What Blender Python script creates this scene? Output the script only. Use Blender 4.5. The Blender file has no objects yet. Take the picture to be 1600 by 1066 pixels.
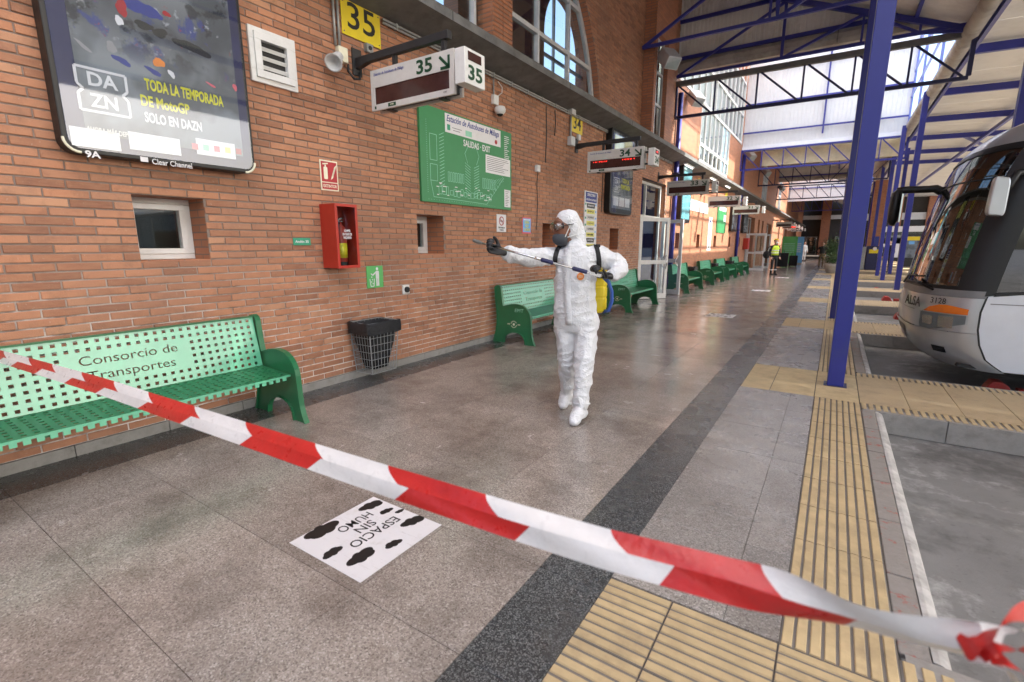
import bpy, bmesh, math, random
from mathutils import Vector, Matrix, noise
from mathutils.geometry import interpolate_bezier
R = math.radians
rnd = random.Random(7)
scn = bpy.context.scene
col = scn.collection
# ------------------------------------------------------------------ camera, world, sun, exposure
CAM = Vector((4.42, 0.0, 1.5)); YAW, PITCH, FPX = R(-33.29), R(-11.31), 756.0
FW = Vector((math.sin(YAW)*math.cos(PITCH), math.cos(YAW)*math.cos(PITCH), math.sin(PITCH)))
RT = Vector((math.cos(YAW), -math.sin(YAW), 0)); UP = RT.cross(FW)
cd = bpy.data.cameras.new('camera'); cam = bpy.data.objects.new('camera', cd); col.objects.link(cam)
cam.matrix_world = Matrix(((RT.x, UP.x, -FW.x, CAM.x), (RT.y, UP.y, -FW.y, CAM.y), (RT.z, UP.z, -FW.z, CAM.z), (0, 0, 0, 1)))
cd.sensor_width = 36; cd.lens = FPX/1600*36; cd.clip_start = .05; cd.clip_end = 2000
cd.dof.use_dof = True; cd.dof.focus_distance = 5.0; cd.dof.aperture_fstop = 2.6
scn.camera = cam
SUN_DIR = Vector((-.76, -.20, -.61)).normalized()
world = bpy.data.worlds.new('World'); scn.world = world; world.use_nodes = True
wn = world.node_tree.nodes; wl = world.node_tree.links; wn.clear()
sky = wn.new('ShaderNodeTexSky'); sky.sky_type = 'NISHITA'; sky.sun_disc = False
sky.sun_elevation = math.asin(-SUN_DIR.z); sky.sun_rotation = math.atan2(-SUN_DIR.x, -SUN_DIR.y)
sky.air_density = 1.0; sky.dust_density = 3.0; sky.ozone_density = 1.0
bg = wn.new('ShaderNodeBackground'); bg.inputs[1].default_value = .15
wo = wn.new('ShaderNodeOutputWorld'); wl.new(sky.outputs[0], bg.inputs[0]); wl.new(bg.outputs[0], wo.inputs[0])
sl = bpy.data.lights.new('sun', 'SUN'); sl.energy = 3.5; sl.angle = R(.6); sl.color = (1, .94, .86)
so = bpy.data.objects.new('sun', sl); col.objects.link(so); so.rotation_euler = SUN_DIR.to_track_quat('-Z', 'Y').to_euler(); so.location = (20, 20, 30)
scn.view_settings.view_transform = 'Standard'; scn.view_settings.look = 'None'; scn.view_settings.gamma = 1
scn.view_settings.use_curve_mapping = False
scn.view_settings.exposure = 1.88
scn.cycles.max_bounces = 12; scn.cycles.diffuse_bounces = 7; scn.cycles.transparent_max_bounces = 16; scn.cycles.caustics_reflective = False; scn.cycles.caustics_refractive = False
# ------------------------------------------------------------------ pixel helpers (a pixel gives a direction, the plane it lies on gives the distance)
def ray(px, py): return RT*((px-800)/FPX) - UP*((py-533)/FPX) + FW
def F(px, py, z=0.0):
    d = ray(px, py); return CAM + d*((z-CAM.z)/d.z)
def W(px, py, x=0.0):
    d = ray(px, py); return CAM + d*((x-CAM.x)/d.x)
def P(px, py, y):
    d = ray(px, py); return CAM + d*(y/d.y)
def project(p):
    v = Vector(p)-CAM; w = v.dot(FW)
    return (800+FPX*v.dot(RT)/w, 533-FPX*v.dot(UP)/w, w)
# ------------------------------------------------------------------ materials
MATS = {}
def nmat(name):
    m = bpy.data.materials.new(name); m.use_nodes = True; nt = m.node_tree; nt.nodes.clear()
    o = nt.nodes.new('ShaderNodeOutputMaterial'); b = nt.nodes.new('ShaderNodeBsdfPrincipled'); nt.links.new(b.outputs[0], o.inputs[0])
    MATS[name] = m
    return m, nt, b, o
def nd(nt, t, ins=None, **kw):
    n = nt.nodes.new(t)
    for k, v in kw.items(): setattr(n, k, v)
    for k, v in (ins or {}).items():
        if hasattr(v, 'is_output') or isinstance(v, bpy.types.NodeSocket): nt.links.new(v, n.inputs[k])
        else: n.inputs[k].default_value = v
    return n
def c4(c): return (c[0], c[1], c[2], 1)
def pos(nt): return nd(nt, 'ShaderNodeNewGeometry').outputs['Position']
def mixc(nt, fac, a, b, bt='MIX'):
    n = nt.nodes.new('ShaderNodeMix'); n.data_type = 'RGBA'; n.blend_type = bt
    for i, v in ((0, fac), (6, a), (7, b)):
        if isinstance(v, bpy.types.NodeSocket): nt.links.new(v, n.inputs[i])
        else: n.inputs[i].default_value = v if i == 0 else c4(v)
    return n.outputs[2]
def ramp(nt, fac, stops, const=False):
    n = nt.nodes.new('ShaderNodeValToRGB'); nt.links.new(fac, n.inputs[0]); e = n.color_ramp.elements
    if const: n.color_ramp.interpolation = 'CONSTANT'
    while len(e) < len(stops): e.new(.5)
    for i, (p, c) in enumerate(stops):
        e[i].position = p; e[i].color = c4(c) if hasattr(c, '__len__') else (c, c, c, 1)
    return n.outputs[0]
def noi(nt, scale, detail=4, rough=.6, vec=None, out=0):
    n = nd(nt, 'ShaderNodeTexNoise', {'Scale': scale, 'Detail': detail, 'Roughness': rough, 'Vector': vec or pos(nt)})
    return n.outputs[out]
def bump(nt, b, h, strength=.3, dist=.01):
    n = nd(nt, 'ShaderNodeBump', {'Strength': strength, 'Distance': dist, 'Height': h}); nt.links.new(n.outputs[0], b.inputs['Normal'])
def M(name, c, rough=.5, metal=0., var=.12, vs=6., bmp=0., bs=60., spec=.5, dirt=None, rv=.1, coat=0.):
    m, nt, b, o = nmat(name)
    n1 = noi(nt, vs)
    base = mixc(nt, ramp(nt, n1, [(.3, 0), (.7, 1)]), [x*(1-var) for x in c], [min(1, x*(1+var)) for x in c])
    if dirt:
        dc, amt, ds = dirt
        base = mixc(nt, ramp(nt, noi(nt, ds, 6, .7), [(.48, 0), (.72, amt)]), base, dc)
    nt.links.new(base, b.inputs['Base Color'])
    if rv:
        r = nd(nt, 'ShaderNodeMapRange', {0: noi(nt, vs*2.3), 3: max(.02, rough-rv), 4: min(1, rough+rv)}); nt.links.new(r.outputs[0], b.inputs['Roughness'])
    else: b.inputs['Roughness'].default_value = rough
    b.inputs['Metallic'].default_value = metal; b.inputs['Specular IOR Level'].default_value = spec; b.inputs['Coat Weight'].default_value = coat
    if bmp: bump(nt, b, noi(nt, bs), bmp, .004)
    return m
# bricks
def brick_colour(nt, rand):
    c = ramp(nt, rand, [(0, (.25, .105, .062)), (.2, (.38, .165, .092)), (.45, (.47, .205, .112)), (.7, (.50, .225, .125)), (.88, (.38, .175, .105)), (1, (.54, .28, .165))])
    v = nd(nt, 'ShaderNodeVectorMath', {0: pos(nt), 1: (3, 9, 60)}, operation='MULTIPLY').outputs[0]
    c = mixc(nt, ramp(nt, noi(nt, 1.0, 5, .65, v), [(.35, 0), (.75, .45)]), c, (.50, .27, .15))
    c = mixc(nt, ramp(nt, noi(nt, 9, 6, .7), [(.5, 0), (.72, .45)]), c, (.17, .085, .055))
    c = mixc(nt, ramp(nt, noi(nt, .9, 5, .6), [(.42, 0), (.72, .5)]), c, (.19, .105, .075))
    c = mixc(nt, ramp(nt, noi(nt, 34, 3, .7), [(.64, 0), (.76, .6)]), c, (.56, .45, .38))
    return c
m, nt, b, o = nmat('brick')
g = nd(nt, 'ShaderNodeNewGeometry'); oi = nd(nt, 'ShaderNodeObjectInfo')
s = nd(nt, 'ShaderNodeMath', {0: g.outputs['Random Per Island'], 1: oi.outputs['Random']}, operation='ADD')
fr = nd(nt, 'ShaderNodeMath', {0: s.outputs[0]}, operation='FRACT')
nt.links.new(brick_colour(nt, fr.outputs[0]), b.inputs['Base Color']); b.inputs['Roughness'].default_value = .62; b.inputs['Specular IOR Level'].default_value = .35
bump(nt, b, noi(nt, 120, 5), .5, .004)
m, nt, b, o = nmat('mortar')
sep = nd(nt, 'ShaderNodeSeparateXYZ', {0: pos(nt)})
low = nd(nt, 'ShaderNodeMapRange', {0: sep.outputs[2], 1: 1.5, 2: .6, 3: .08, 4: 1.0})
eff = nd(nt, 'ShaderNodeMath', {0: low.outputs[0], 1: ramp(nt, noi(nt, 3.5, 5, .7), [(.36, 0), (.55, 1)])}, operation='MULTIPLY')
cc = mixc(nt, noi(nt, 30), (.16, .12, .10), (.27, .20, .165))
nt.links.new(mixc(nt, eff.outputs[0], cc, (.74, .68, .64)), b.inputs['Base Color']); b.inputs['Roughness'].default_value = .9
bump(nt, b, noi(nt, 90, 5), .6, .006)
def brick_far(name, ax):   # courses too far away (or too narrow) to be told apart singly
    m, nt, b, o = nmat(name)
    sp = nd(nt, 'ShaderNodeSeparateXYZ', {0: pos(nt)})
    v = nd(nt, 'ShaderNodeCombineXYZ', {0: sp.outputs[ax], 1: sp.outputs[2]})
    t = nd(nt, 'ShaderNodeTexBrick', {'Vector': v.outputs[0], 'Scale': 1, 'Mortar Size': .006, 'Brick Width': .25, 'Row Height': .0615, 'Color1': c4((.47, .185, .09)), 'Color2': c4((.33, .13, .065)), 'Mortar': c4((.20, .14, .11)), 'Bias': -.2})
    c = mixc(nt, ramp(nt, noi(nt, 1.2, 5, .6), [(.45, 0), (.75, .35)]), t.outputs[0], (.20, .10, .065))
    nt.links.new(c, b.inputs['Base Color']); b.inputs['Roughness'].default_value = .65
    bump(nt, b, t.outputs[1], -.5, .008)
brick_far('brick_y', 1); brick_far('brick_x', 0)
# terrazzo and granite
def terrazzo(name, stops, scale, rough, stain, tint=.0):
    m, nt, b, o = nmat(name)
    vo = nd(nt, 'ShaderNodeTexVoronoi', {'Vector': pos(nt), 'Scale': scale, 'Randomness': 1.0})
    sp = nd(nt, 'ShaderNodeSeparateColor', {0: vo.outputs['Color']})
    c = ramp(nt, sp.outputs[0], stops)
    c = mixc(nt, ramp(nt, noi(nt, 330, 2, .5), [(.35, 0), (.65, .5)]), c, stops[len(stops)//2][1])
    oi = nd(nt, 'ShaderNodeObjectInfo')
    hv = nd(nt, 'ShaderNodeMapRange', {0: oi.outputs['Random'], 3: .85, 4: 1.07})
    c = mixc(nt, 1.0, c, hv.outputs[0], 'MULTIPLY')
    st = ramp(nt, noi(nt, 1.5, 7, .66), [(.45, 0), (.66, min(.85, stain*1.1))])
    c = mixc(nt, st, c, (.075, .058, .046))
    st2 = ramp(nt, noi(nt, 4.5, 7, .75), [(.54, 0), (.72, stain*.75)])
    c = mixc(nt, st2, c, (.11, .080, .058))
    nt.links.new(c, b.inputs['Base Color'])
    r = nd(nt, 'ShaderNodeMapRange', {0: noi(nt, 2.2, 6, .65), 1: .3, 2: .7, 3: rough-.06, 4: rough+.10})
    nt.links.new(r.outputs[0], b.inputs['Roughness']); b.inputs['Specular IOR Level'].default_value = .55
    bump(nt, b, noi(nt, 5, 3), .03, .01)
    return m
terrazzo('terrazzo', [(0, (.10, .086, .078)), (.18, (.21, .180, .160)), (.45, (.295, .258, .228)), (.72, (.345, .304, .270)), (.9, (.42, .375, .34)), (1, (.54, .50, .46))], 170, .19, .5)
terrazzo('terrazzo_grey', [(0, (.09, .085, .082)), (.25, (.20, .185, .17)), (.55, (.27, .25, .235)), (.85, (.34, .32, .30)), (1, (.5, .48, .45))], 170, .26, .35)
terrazzo('granite_dark', [(0, (.012, .013, .014)), (.4, (.03, .033, .035)), (.65, (.085, .092, .095)), (1, (.24, .25, .25))], 210, .24, .2)
M('tile_joint', (.07, .06, .052), .9)
M('tactile', (.50, .385, .215), .62, var=.12, vs=9, bmp=.35, bs=160, dirt=((.25, .19, .12), .55, 5))
M('groove', (.17, .155, .14), .9, bmp=.3)
M('kerb', (.30, .285, .265), .85, var=.3, vs=5, bmp=.9, bs=35, dirt=((.11, .10, .09), .8, 5))
m, nt, b, o = nmat('kerb_red')
cc = mixc(nt, noi(nt, 14, 6, .7), (.20, .185, .17), (.34, .315, .29))
nt.links.new(mixc(nt, ramp(nt, noi(nt, 8, 7, .75), [(.56, 0), (.63, .8)]), cc, (.38, .08, .06)), b.inputs['Base Color']); b.inputs['Roughness'].default_value = .85; bump(nt, b, noi(nt, 45, 6, .7), .8, .008)
M('kerb_pale', (.44, .43, .415), .7, var=.25, vs=9, bmp=.8, bs=40, dirt=((.20, .185, .17), .8, 6))
m, nt, b, o = nmat('asphalt')
cc = mixc(nt, noi(nt, 1.8, 7, .7), (.13, .128, .127), (.26, .257, .253))
cc = mixc(nt, ramp(nt, noi(nt, 2.3, 8, .75), [(.54, 0), (.68, .8)]), cc, (.44, .435, .43))
cc = mixc(nt, ramp(nt, noi(nt, 1.3, 7, .7), [(.52, 0), (.66, .75)]), cc, (.075, .072, .07))
cc = mixc(nt, ramp(nt, noi(nt, 26, 4, .7), [(.62, 0), (.72, .5)]), cc, (.07, .068, .065))
nt.links.new(cc, b.inputs['Base Color']); b.inputs['Roughness'].default_value = .8; bump(nt, b, noi(nt, 60, 7, .8), .6, .012)
# metals and paints
M('blue', (.026, .032, .25), .42, var=.08, vs=3, spec=.5, dirt=((.05, .05, .12), .3, 8))
m, nt, b, o = nmat('blue_worn')
cc = mixc(nt, noi(nt, 1.5), (.024, .030, .225), (.028, .036, .265))
v = nd(nt, 'ShaderNodeVectorMath', {0: pos(nt), 1: (22, 22, 9)}, operation='MULTIPLY').outputs[0]
cc = mixc(nt, ramp(nt, noi(nt, 1.0, 6, .75, v), [(.70, 0), (.725, .9)]), cc, (.42, .43, .47))
cc = mixc(nt, ramp(nt, noi(nt, 2.2, 6, .7), [(.5, 0), (.7, .45)]), cc, (.045, .05, .17))
nt.links.new(cc, b.inputs['Base Color']); b.inputs['Roughness'].default_value = .42; bump(nt, b, noi(nt, 25, 4), .08, .004)
m, nt, b, o = nmat('sticker_paper')
v = nd(nt, 'ShaderNodeVectorMath', {0: pos(nt), 1: (5, 60, 1)}, operation='MULTIPLY').outputs[0]
cc = mixc(nt, ramp(nt, noi(nt, 1.0, 5, .7, v), [(.60, 0), (.68, .55)]), (.70, .69, .71), (.33, .31, .30))
cc = mixc(nt, ramp(nt, noi(nt, 9, 6, .75), [(.55, 0), (.75, .5)]), cc, (.46, .44, .42))
nt.links.new(cc, b.inputs['Base Color']); b.inputs['Roughness'].default_value = .4
M('dark_blue', (.016, .018, .075), .5)
M('charcoal', (.028, .028, .030), .5, spec=.4)
M('black', (.010, .010, .011), .45)
M('black_gloss', (.008, .008, .010), .12, rv=.04)
M('white', (.72, .72, .71), .45, var=.03, dirt=((.45, .43, .40), .25, 9))
M('white_metal', (.62, .63, .64), .38, var=.05, dirt=((.40, .39, .37), .3, 7))
M('sign_grey', (.60, .585, .56), .5, var=.04, dirt=((.42, .40, .37), .25, 8))
M('galv', (.30, .31, .31), .5, metal=.3, var=.15, vs=9)
M('conduit', (.36, .36, .35), .45, metal=.3, var=.1)
M('ledge', (.15, .15, .148), .75, var=.25, vs=3, bmp=.2, dirt=((.06, .06, .055), .6, 5))
M('green', (.018, .150, .060), .33, var=.10, vs=5, spec=.55, dirt=((.03, .09, .05), .35, 11), coat=.25)
M('green_plate', (.105, .43, .255), .34, var=.06, vs=4, spec=.6, dirt=((.05, .20, .12), .3, 6), coat=.5)
M('green_map', (.040, .235, .085), .42, var=.04)
M('green_sign', (.03, .30, .17), .45, var=.04)
M('green_ink', (.006, .055, .022), .5)
M('bin_green', (.11, .45, .13), .4, var=.04)
M('mint', (.28, .60, .44), .5)
M('red', (.42, .030, .016), .42, var=.08, spec=.5)
M('sign_red', (.40, .014, .022), .45, var=.05)
M('cream', (.78, .75, .58), .5)
M('yellow', (.75, .58, .02), .45, var=.04, dirt=((.5, .4, .05), .2, 7))
M('yellow_pale', (.72, .68, .16), .5)
M('poster_yellow', (.70, .66, .02), .5)
M('orange', (.75, .22, .02), .35)
M('blue_sign', (.16, .42, .80), .45)
M('pink', (.70, .12, .16), .45)
M('navy', (.03, .045, .25), .5)
M('purple', (.05, .05, .21), .55)
M('display', (.055, .020, .018), .18, rv=.05, var=.2, vs=9)
M('paper', (.74, .73, .75), .5, var=.03, dirt=((.55, .52, .50), .35, 12))
M('roof_under', (.72, .715, .70), .7, var=.06, vs=1.5, dirt=((.22, .20, .17), .35, 1.1))
M('sheet', (.74, .73, .695), .6, var=.06, vs=1.3, dirt=((.24, .22, .18), .4, 1.5))
M('sheet_white', (.66, .675, .70), .5, var=.03)
M('gutter', (.40, .37, .33), .75, var=.18, vs=2, dirt=((.15, .125, .10), .6, 2.2))
M('grey_beam', (.145, .140, .130), .6, var=.15)
M('cream_panel', (.74, .715, .65), .6, var=.05, vs=1, dirt=((.45, .41, .33), .35, 1.4))
M('beige_wall', (.70, .62, .42), .6)
M('interior', (.42, .38, .33), .8)
M('dark_room', (.05, .045, .04), .8)
M('silver', (.50, .51, .525), .30, metal=.55, var=.04, rv=.05, coat=.6)
M('bus_white', (.66, .69, .74), .30, var=.03, rv=.05, coat=.7)
M('bus_grey', (.20, .20, .205), .4)
M('rubber', (.018, .018, .018), .75)
M('chrome', (.62, .62, .62), .18, metal=1)
M('amber', (.70, .16, .01), .12, rv=.03, coat=.8)
M('skin', (.20, .085, .05), .5)
M('skin_light', (.45, .26, .18), .5)
M('hivis', (.62, .85, .03), .55)
M('reflective', (.62, .64, .64), .35)
M('cloth_black', (.012, .012, .014), .85, bmp=.3, bs=90)
M('cloth_brown', (.16, .11, .055), .85)
M('cloth_red', (.35, .04, .03), .85)
M('cloth_grey', (.33, .32, .33), .85)
M('glove', (.010, .010, .012), .42, bmp=.3, bs=120, spec=.5)
M('tank_yellow', (.80, .62, .015), .38, var=.04)
M('hose_blue', (.05, .13, .50), .4)
M('mask_grey', (.055, .062, .075), .75, bmp=.2, bs=300)
M('foliage', (.045, .10, .025), .55, var=.5, vs=9)
M('foliage_dark', (.025, .06, .018), .55, var=.4, vs=9)
M('stone_pot', (.38, .35, .31), .85, var=.2, bmp=.3)
M('teal_ad', (.20, .52, .56), .4, var=.25, vs=2.5)
M('wheel_stop', (.42, .035, .025), .5, dirt=((.15, .05, .04), .5, 12))
m, nt, b, o = nmat('suit')
b.inputs['Base Color'].default_value = (.655, .665, .69, 1); b.inputs['Roughness'].default_value = .62; b.inputs['Subsurface Weight'].default_value = .08; b.inputs['Subsurface Radius'].default_value = (.01, .01, .01)
cr = nd(nt, 'ShaderNodeMath', {0: ramp(nt, noi(nt, 9, 3, .55), [(.455, 0), (.5, 1), (.545, 0)]), 1: ramp(nt, noi(nt, 17, 2, .5), [(.44, 0), (.5, .7), (.56, 0)])}, operation='ADD')
bump(nt, b, cr.outputs[0], .55, .006)
m, nt, b, o = nmat('bin_bag')
b.inputs['Base Color'].default_value = (.012, .013, .016, 1); b.inputs['Roughness'].default_value = .22
bump(nt, b, noi(nt, 28, 6, .7), .9, .03)
def glass(name, tint=(.9, .95, .95), trans=.75, rough=.02):
    m, nt, b, o = nmat(name); nt.nodes.remove(b)
    t = nd(nt, 'ShaderNodeBsdfTransparent', {0: c4(tint)}); gl = nd(nt, 'ShaderNodeBsdfGlossy', {0: (.95, .97, 1, 1), 'Roughness': rough})
    fz = nd(nt, 'ShaderNodeFresnel', {0: 1.5}); mr = nd(nt, 'ShaderNodeMapRange', {0: fz.outputs[0], 3: 1-trans-.17, 4: 1.0})
    gb_ = nd(nt, 'ShaderNodeNewGeometry'); inv = nd(nt, 'ShaderNodeMath', {0: 1.0, 1: gb_.outputs['Backfacing']}, operation='SUBTRACT'); ff = nd(nt, 'ShaderNodeMath', {0: mr.outputs[0], 1: inv.outputs[0]}, operation='MULTIPLY')
    mx = nd(nt, 'ShaderNodeMixShader', {0: ff.outputs[0], 1: t.outputs[0], 2: gl.outputs[0]}); nt.links.new(mx.outputs[0], o.inputs[0])
    m.use_backface_culling = False
glass('glass'); glass('goggle_tint', (.62, .58, .55), .70); glass('glass_dark', (.10, .12, .13), .76); glass('glass_poster', (.93, .95, .97), .80, .03)
glass('screen_glass', (.16, .17, .18), .74, .02)
m, nt, b, o = nmat('polycarbonate'); nt.nodes.remove(b)
t = nd(nt, 'ShaderNodeBsdfTranslucent', {0: (.86, .89, .93, 1)}); d = nd(nt, 'ShaderNodeBsdfDiffuse', {0: (.8, .82, .85, 1)}); tr = nd(nt, 'ShaderNodeBsdfTransparent', {0: (.95, .97, 1, 1)})
m1 = nd(nt, 'ShaderNodeMixShader', {0: .15, 1: t.outputs[0], 2: d.outputs[0]}); m2 = nd(nt, 'ShaderNodeMixShader', {0: 0.0, 1: m1.outputs[0], 2: tr.outputs[0]}); nt.links.new(m2.outputs[0], o.inputs[0])
m, nt, b, o = nmat('led_red'); b.inputs['Base Color'].default_value = (.3, .01, .01, 1); b.inputs['Emission Color'].default_value = (1, .03, .02, 1); b.inputs['Emission Strength'].default_value = .9
m, nt, b, o = nmat('tube_light'); b.inputs['Base Color'].default_value = (.8, .8, .8, 1); b.inputs['Emission Color'].default_value = (1, .97, .9, 1); b.inputs['Emission Strength'].default_value = .8
# ------------------------------------------------------------------ object helpers
ORG = {}
def tag(o, label=None, cat=None, group=None, kind=None):
    if label: o['label'] = label
    if cat: o['category'] = cat
    if group: o['group'] = group
    if kind: o['kind'] = kind
    return o
def thing(name, label, cat, loc, group=None, kind=None):
    e = bpy.data.objects.new(name, None); e.empty_display_size = .1; col.objects.link(e); e.location = loc; ORG[e.name] = Vector(loc)
    if kind: e['kind'] = kind
    return tag(e, label, cat, group)
def link(name, me, mat, parent=None, smooth=False, bev=0, seg=2, center=True):
    o = bpy.data.objects.new(name, me); col.objects.link(o)
    if mat and not me.materials: me.materials.append(MATS[mat])
    if parent:
        L = ORG[parent.name]; me.transform(Matrix.Translation(-L)); o.parent = parent; ORG[o.name] = L
    else:
        if center and len(me.vertices):
            xs = [v.co for v in me.vertices]
            L = Vector(((min(v.x for v in xs)+max(v.x for v in xs))/2, (min(v.y for v in xs)+max(v.y for v in xs))/2, min(v.z for v in xs)))
            me.transform(Matrix.Translation(-L)); o.location = L; ORG[o.name] = L
        else: ORG[o.name] = Vector((0, 0, 0))
    if smooth:
        for p in me.polygons: p.use_smooth = True
    if bev:
        b = o.modifiers.new('bevel', 'BEVEL'); b.width = bev; b.segments = seg; b.limit_method = 'ANGLE'; b.angle_limit = R(40)
    return o
class MB:
    def __init__(s): s.v = []; s.f = []
    def add(s, vs, fs):
        n = len(s.v); s.v += [tuple(v) for v in vs]; s.f += [tuple(i+n for i in f) for f in fs]; return s
    def quad(s, a, b, c, d): return s.add([a, b, c, d], [(0, 1, 2, 3)])
    def box(s, x0, x1, y0, y1, z0, z1):
        x0, x1 = min(x0, x1), max(x0, x1); y0, y1 = min(y0, y1), max(y0, y1); z0, z1 = min(z0, z1), max(z0, z1)
        return s.add([(x0, y0, z0), (x1, y0, z0), (x1, y1, z0), (x0, y1, z0), (x0, y0, z1), (x1, y0, z1), (x1, y1, z1), (x0, y1, z1)],
                     [(0, 3, 2, 1), (4, 5, 6, 7), (0, 1, 5, 4), (1, 2, 6, 5), (2, 3, 7, 6), (3, 0, 4, 7)])
    def bar(s, p, q, w, h=None, up=(0, 0, 1)):
        p, q = Vector(p), Vector(q); h = h or w; d = (q-p).normalized(); u = Vector(up)
        if abs(d.dot(u)) > .98: u = Vector((0, 1, 0))
        a = d.cross(u).normalized()*(w/2); b = a.cross(d).normalized()*(h/2)
        vs = [p-a-b, p+a-b, p+a+b, p-a+b, q-a-b, q+a-b, q+a+b, q-a+b]
        return s.add(vs, [(0, 1, 2, 3), (7, 6, 5, 4), (0, 4, 5, 1), (1, 5, 6, 2), (2, 6, 7, 3), (3, 7, 4, 0)])
    def tube(s, pts, r, n=8, caps=True):
        pts = [Vector(p) for p in pts]; rs = r if hasattr(r, '__len__') else [r]*len(pts); vs = []; fs = []; pa = None
        for i, p in enumerate(pts):
            d = (pts[min(i+1, len(pts)-1)]-pts[max(i-1, 0)]).normalized()
            if pa is None: pa = d.orthogonal().normalized()
            a = (pa-d*pa.dot(d)).normalized(); pa = a; b = d.cross(a)
            vs += [p+(a*math.cos(2*math.pi*k/n)+b*math.sin(2*math.pi*k/n))*rs[i] for k in range(n)]
        for i in range(len(pts)-1):
            for k in range(n): fs.append((i*n+k, i*n+(k+1) % n, (i+1)*n+(k+1) % n, (i+1)*n+k))
        if caps: fs += [tuple(range(n-1, -1, -1)), tuple((len(pts)-1)*n+k for k in range(n))]
        return s.add(vs, fs)
    def prism(s, poly, fn, t0, t1):
        n = len(poly); vs = [fn(a, b, t0) for a, b in poly]+[fn(a, b, t1) for a, b in poly]
        return s.add(vs, [tuple(range(n-1, -1, -1)), tuple(range(n, 2*n))]+[(k, (k+1) % n, n+(k+1) % n, n+k) for k in range(n)])
    def lathe(s, prof, c, n=16, axis=(0, 0, 1)):
        ax = Vector(axis).normalized(); a = ax.orthogonal().normalized(); b = ax.cross(a); c = Vector(c); vs = []; fs = []
        for r, h in prof: vs += [c+ax*h+(a*math.cos(2*math.pi*k/n)+b*math.sin(2*math.pi*k/n))*max(r, 1e-4) for k in range(n)]
        for i in range(len(prof)-1):
            for k in range(n): fs.append((i*n+k, i*n+(k+1) % n, (i+1)*n+(k+1) % n, (i+1)*n+k))
        fs += [tuple(range(n-1, -1, -1)), tuple((len(prof)-1)*n+k for k in range(n))]
        return s.add(vs, fs)
    def mesh(s, name, norm=True):
        me = bpy.data.meshes.new(name); me.from_pydata(s.v, [], s.f); me.validate()
        if norm:
            bm = bmesh.new(); bm.from_mesh(me); bmesh.ops.recalc_face_normals(bm, faces=bm.faces); bm.to_mesh(me); bm.free()
        return me
    def build(s, name, mat, parent=None, smooth=False, bev=0, seg=2, norm=True): return link(name, s.mesh(name, norm), mat, parent, smooth, bev, seg)
fx = lambda a, b, t: (t, a, b)      # polygon in (y,z), extruded along x
fy = lambda a, b, t: (a, t, b)      # polygon in (x,z), extruded along y
fz = lambda a, b, t: (a, b, t)      # polygon in (x,y), extruded along z
def rrect(x0, x1, y0, y1, r, n=5):
    out = []
    for cx, cy, a0 in ((x1-r, y1-r, 0), (x0+r, y1-r, 90), (x0+r, y0+r, 180), (x1-r, y0+r, 270)):
        out += [(cx+r*math.cos(R(a0+90*k/n)), cy+r*math.sin(R(a0+90*k/n))) for k in range(n+1)]
    return out
def text_mesh(s, size=1, bold=0., ext=.0008, align='CENTER', width=None, shear=0, va='CENTER', ls=1.0):
    c = bpy.data.curves.new('t', 'FONT'); c.body = s; c.size = size; c.align_x = align; c.align_y = va; c.offset = bold*size; c.extrude = ext; c.shear = shear; c.resolution_u = 3; c.space_line = ls
    o = bpy.data.objects.new('t', c); col.objects.link(o); dg = bpy.context.evaluated_depsgraph_get(); dg.update()
    me = bpy.data.meshes.new_from_object(o.evaluated_get(dg)); bpy.data.objects.remove(o); bpy.data.curves.remove(c)
    if width and len(me.vertices):
        w = max(v.co.x for v in me.vertices)-min(v.co.x for v in me.vertices); me.transform(Matrix.Diagonal((width/w, 1, 1, 1)))
    return me
AX = {'x+': ((0, 1, 0), (0, 0, 1)), 'y-': ((1, 0, 0), (0, 0, 1)), 'floor': ((0, -1, 0), (1, 0, 0)), 'x-': ((0, -1, 0), (0, 0, 1))}
def text(s, at, size, mat, parent, face='x+', name='lettering', axes=None, **kw):
    me = text_mesh(s, size, **kw); a, b = axes or AX[face]; a, b = Vector(a).normalized(), Vector(b).normalized(); n = a.cross(b); at = Vector(at)
    me.transform(Matrix(((a.x, b.x, n.x, at.x), (a.y, b.y, n.y, at.y), (a.z, b.z, n.z, at.z), (0, 0, 0, 1))))
    return link(name, me, mat, parent)
def copy_tree(o, parent=None):
    c = o.copy(); col.objects.link(c); ORG[c.name] = ORG.get(o.name, Vector()).copy()
    if parent: c.parent = parent
    for ch in list(o.children): copy_tree(ch, c)
    return c
# ================================================================== SETTING: ground, platform floor, tactile paving, kerbs
g = MB().quad((-300, -200, -.2), (400, -200, -.2), (400, 600, -.2), (-300, 600, -.2)).build('ground', 'asphalt'); tag(g, kind='structure')
FLOOR = thing('platform_floor', None, None, (0, 0, 0), kind='structure')
MB().box(-.02, 4.78, -6, 86, -.19, -.007).build('slab', 'tile_joint', FLOOR)
def shared(name, mb, mat, bev=0):
    me = mb.mesh(name); me.materials.append(MATS[mat]); return me
def put(name, me, parent, loc, rz=0):
    o = bpy.data.objects.new(name, me); col.objects.link(o); o.parent = parent; o.location = loc; o.rotation_euler.z = rz; return o
def slab_mesh(w, l, mat, h=.03):   # slab with a fine arris
    e = .0012
    me = MB().add([(0, 0, -h), (w, 0, -h), (w, l, -h), (0, l, -h), (0, 0, -e), (w, 0, -e), (w, l, -e), (0, l, -e), (e, e, 0), (w-e, e, 0), (w-e, l-e, 0), (e, l-e, 0)],
                  [(0, 1, 5, 4), (1, 2, 6, 5), (2, 3, 7, 6), (3, 0, 4, 7), (4, 5, 9, 8), (5, 6, 10, 9), (6, 7, 11, 10), (7, 4, 8, 11), (8, 9, 10, 11)])
    return shared('tile', me, mat)
ROW0, TS, J = -1.22, .6, .0022
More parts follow.
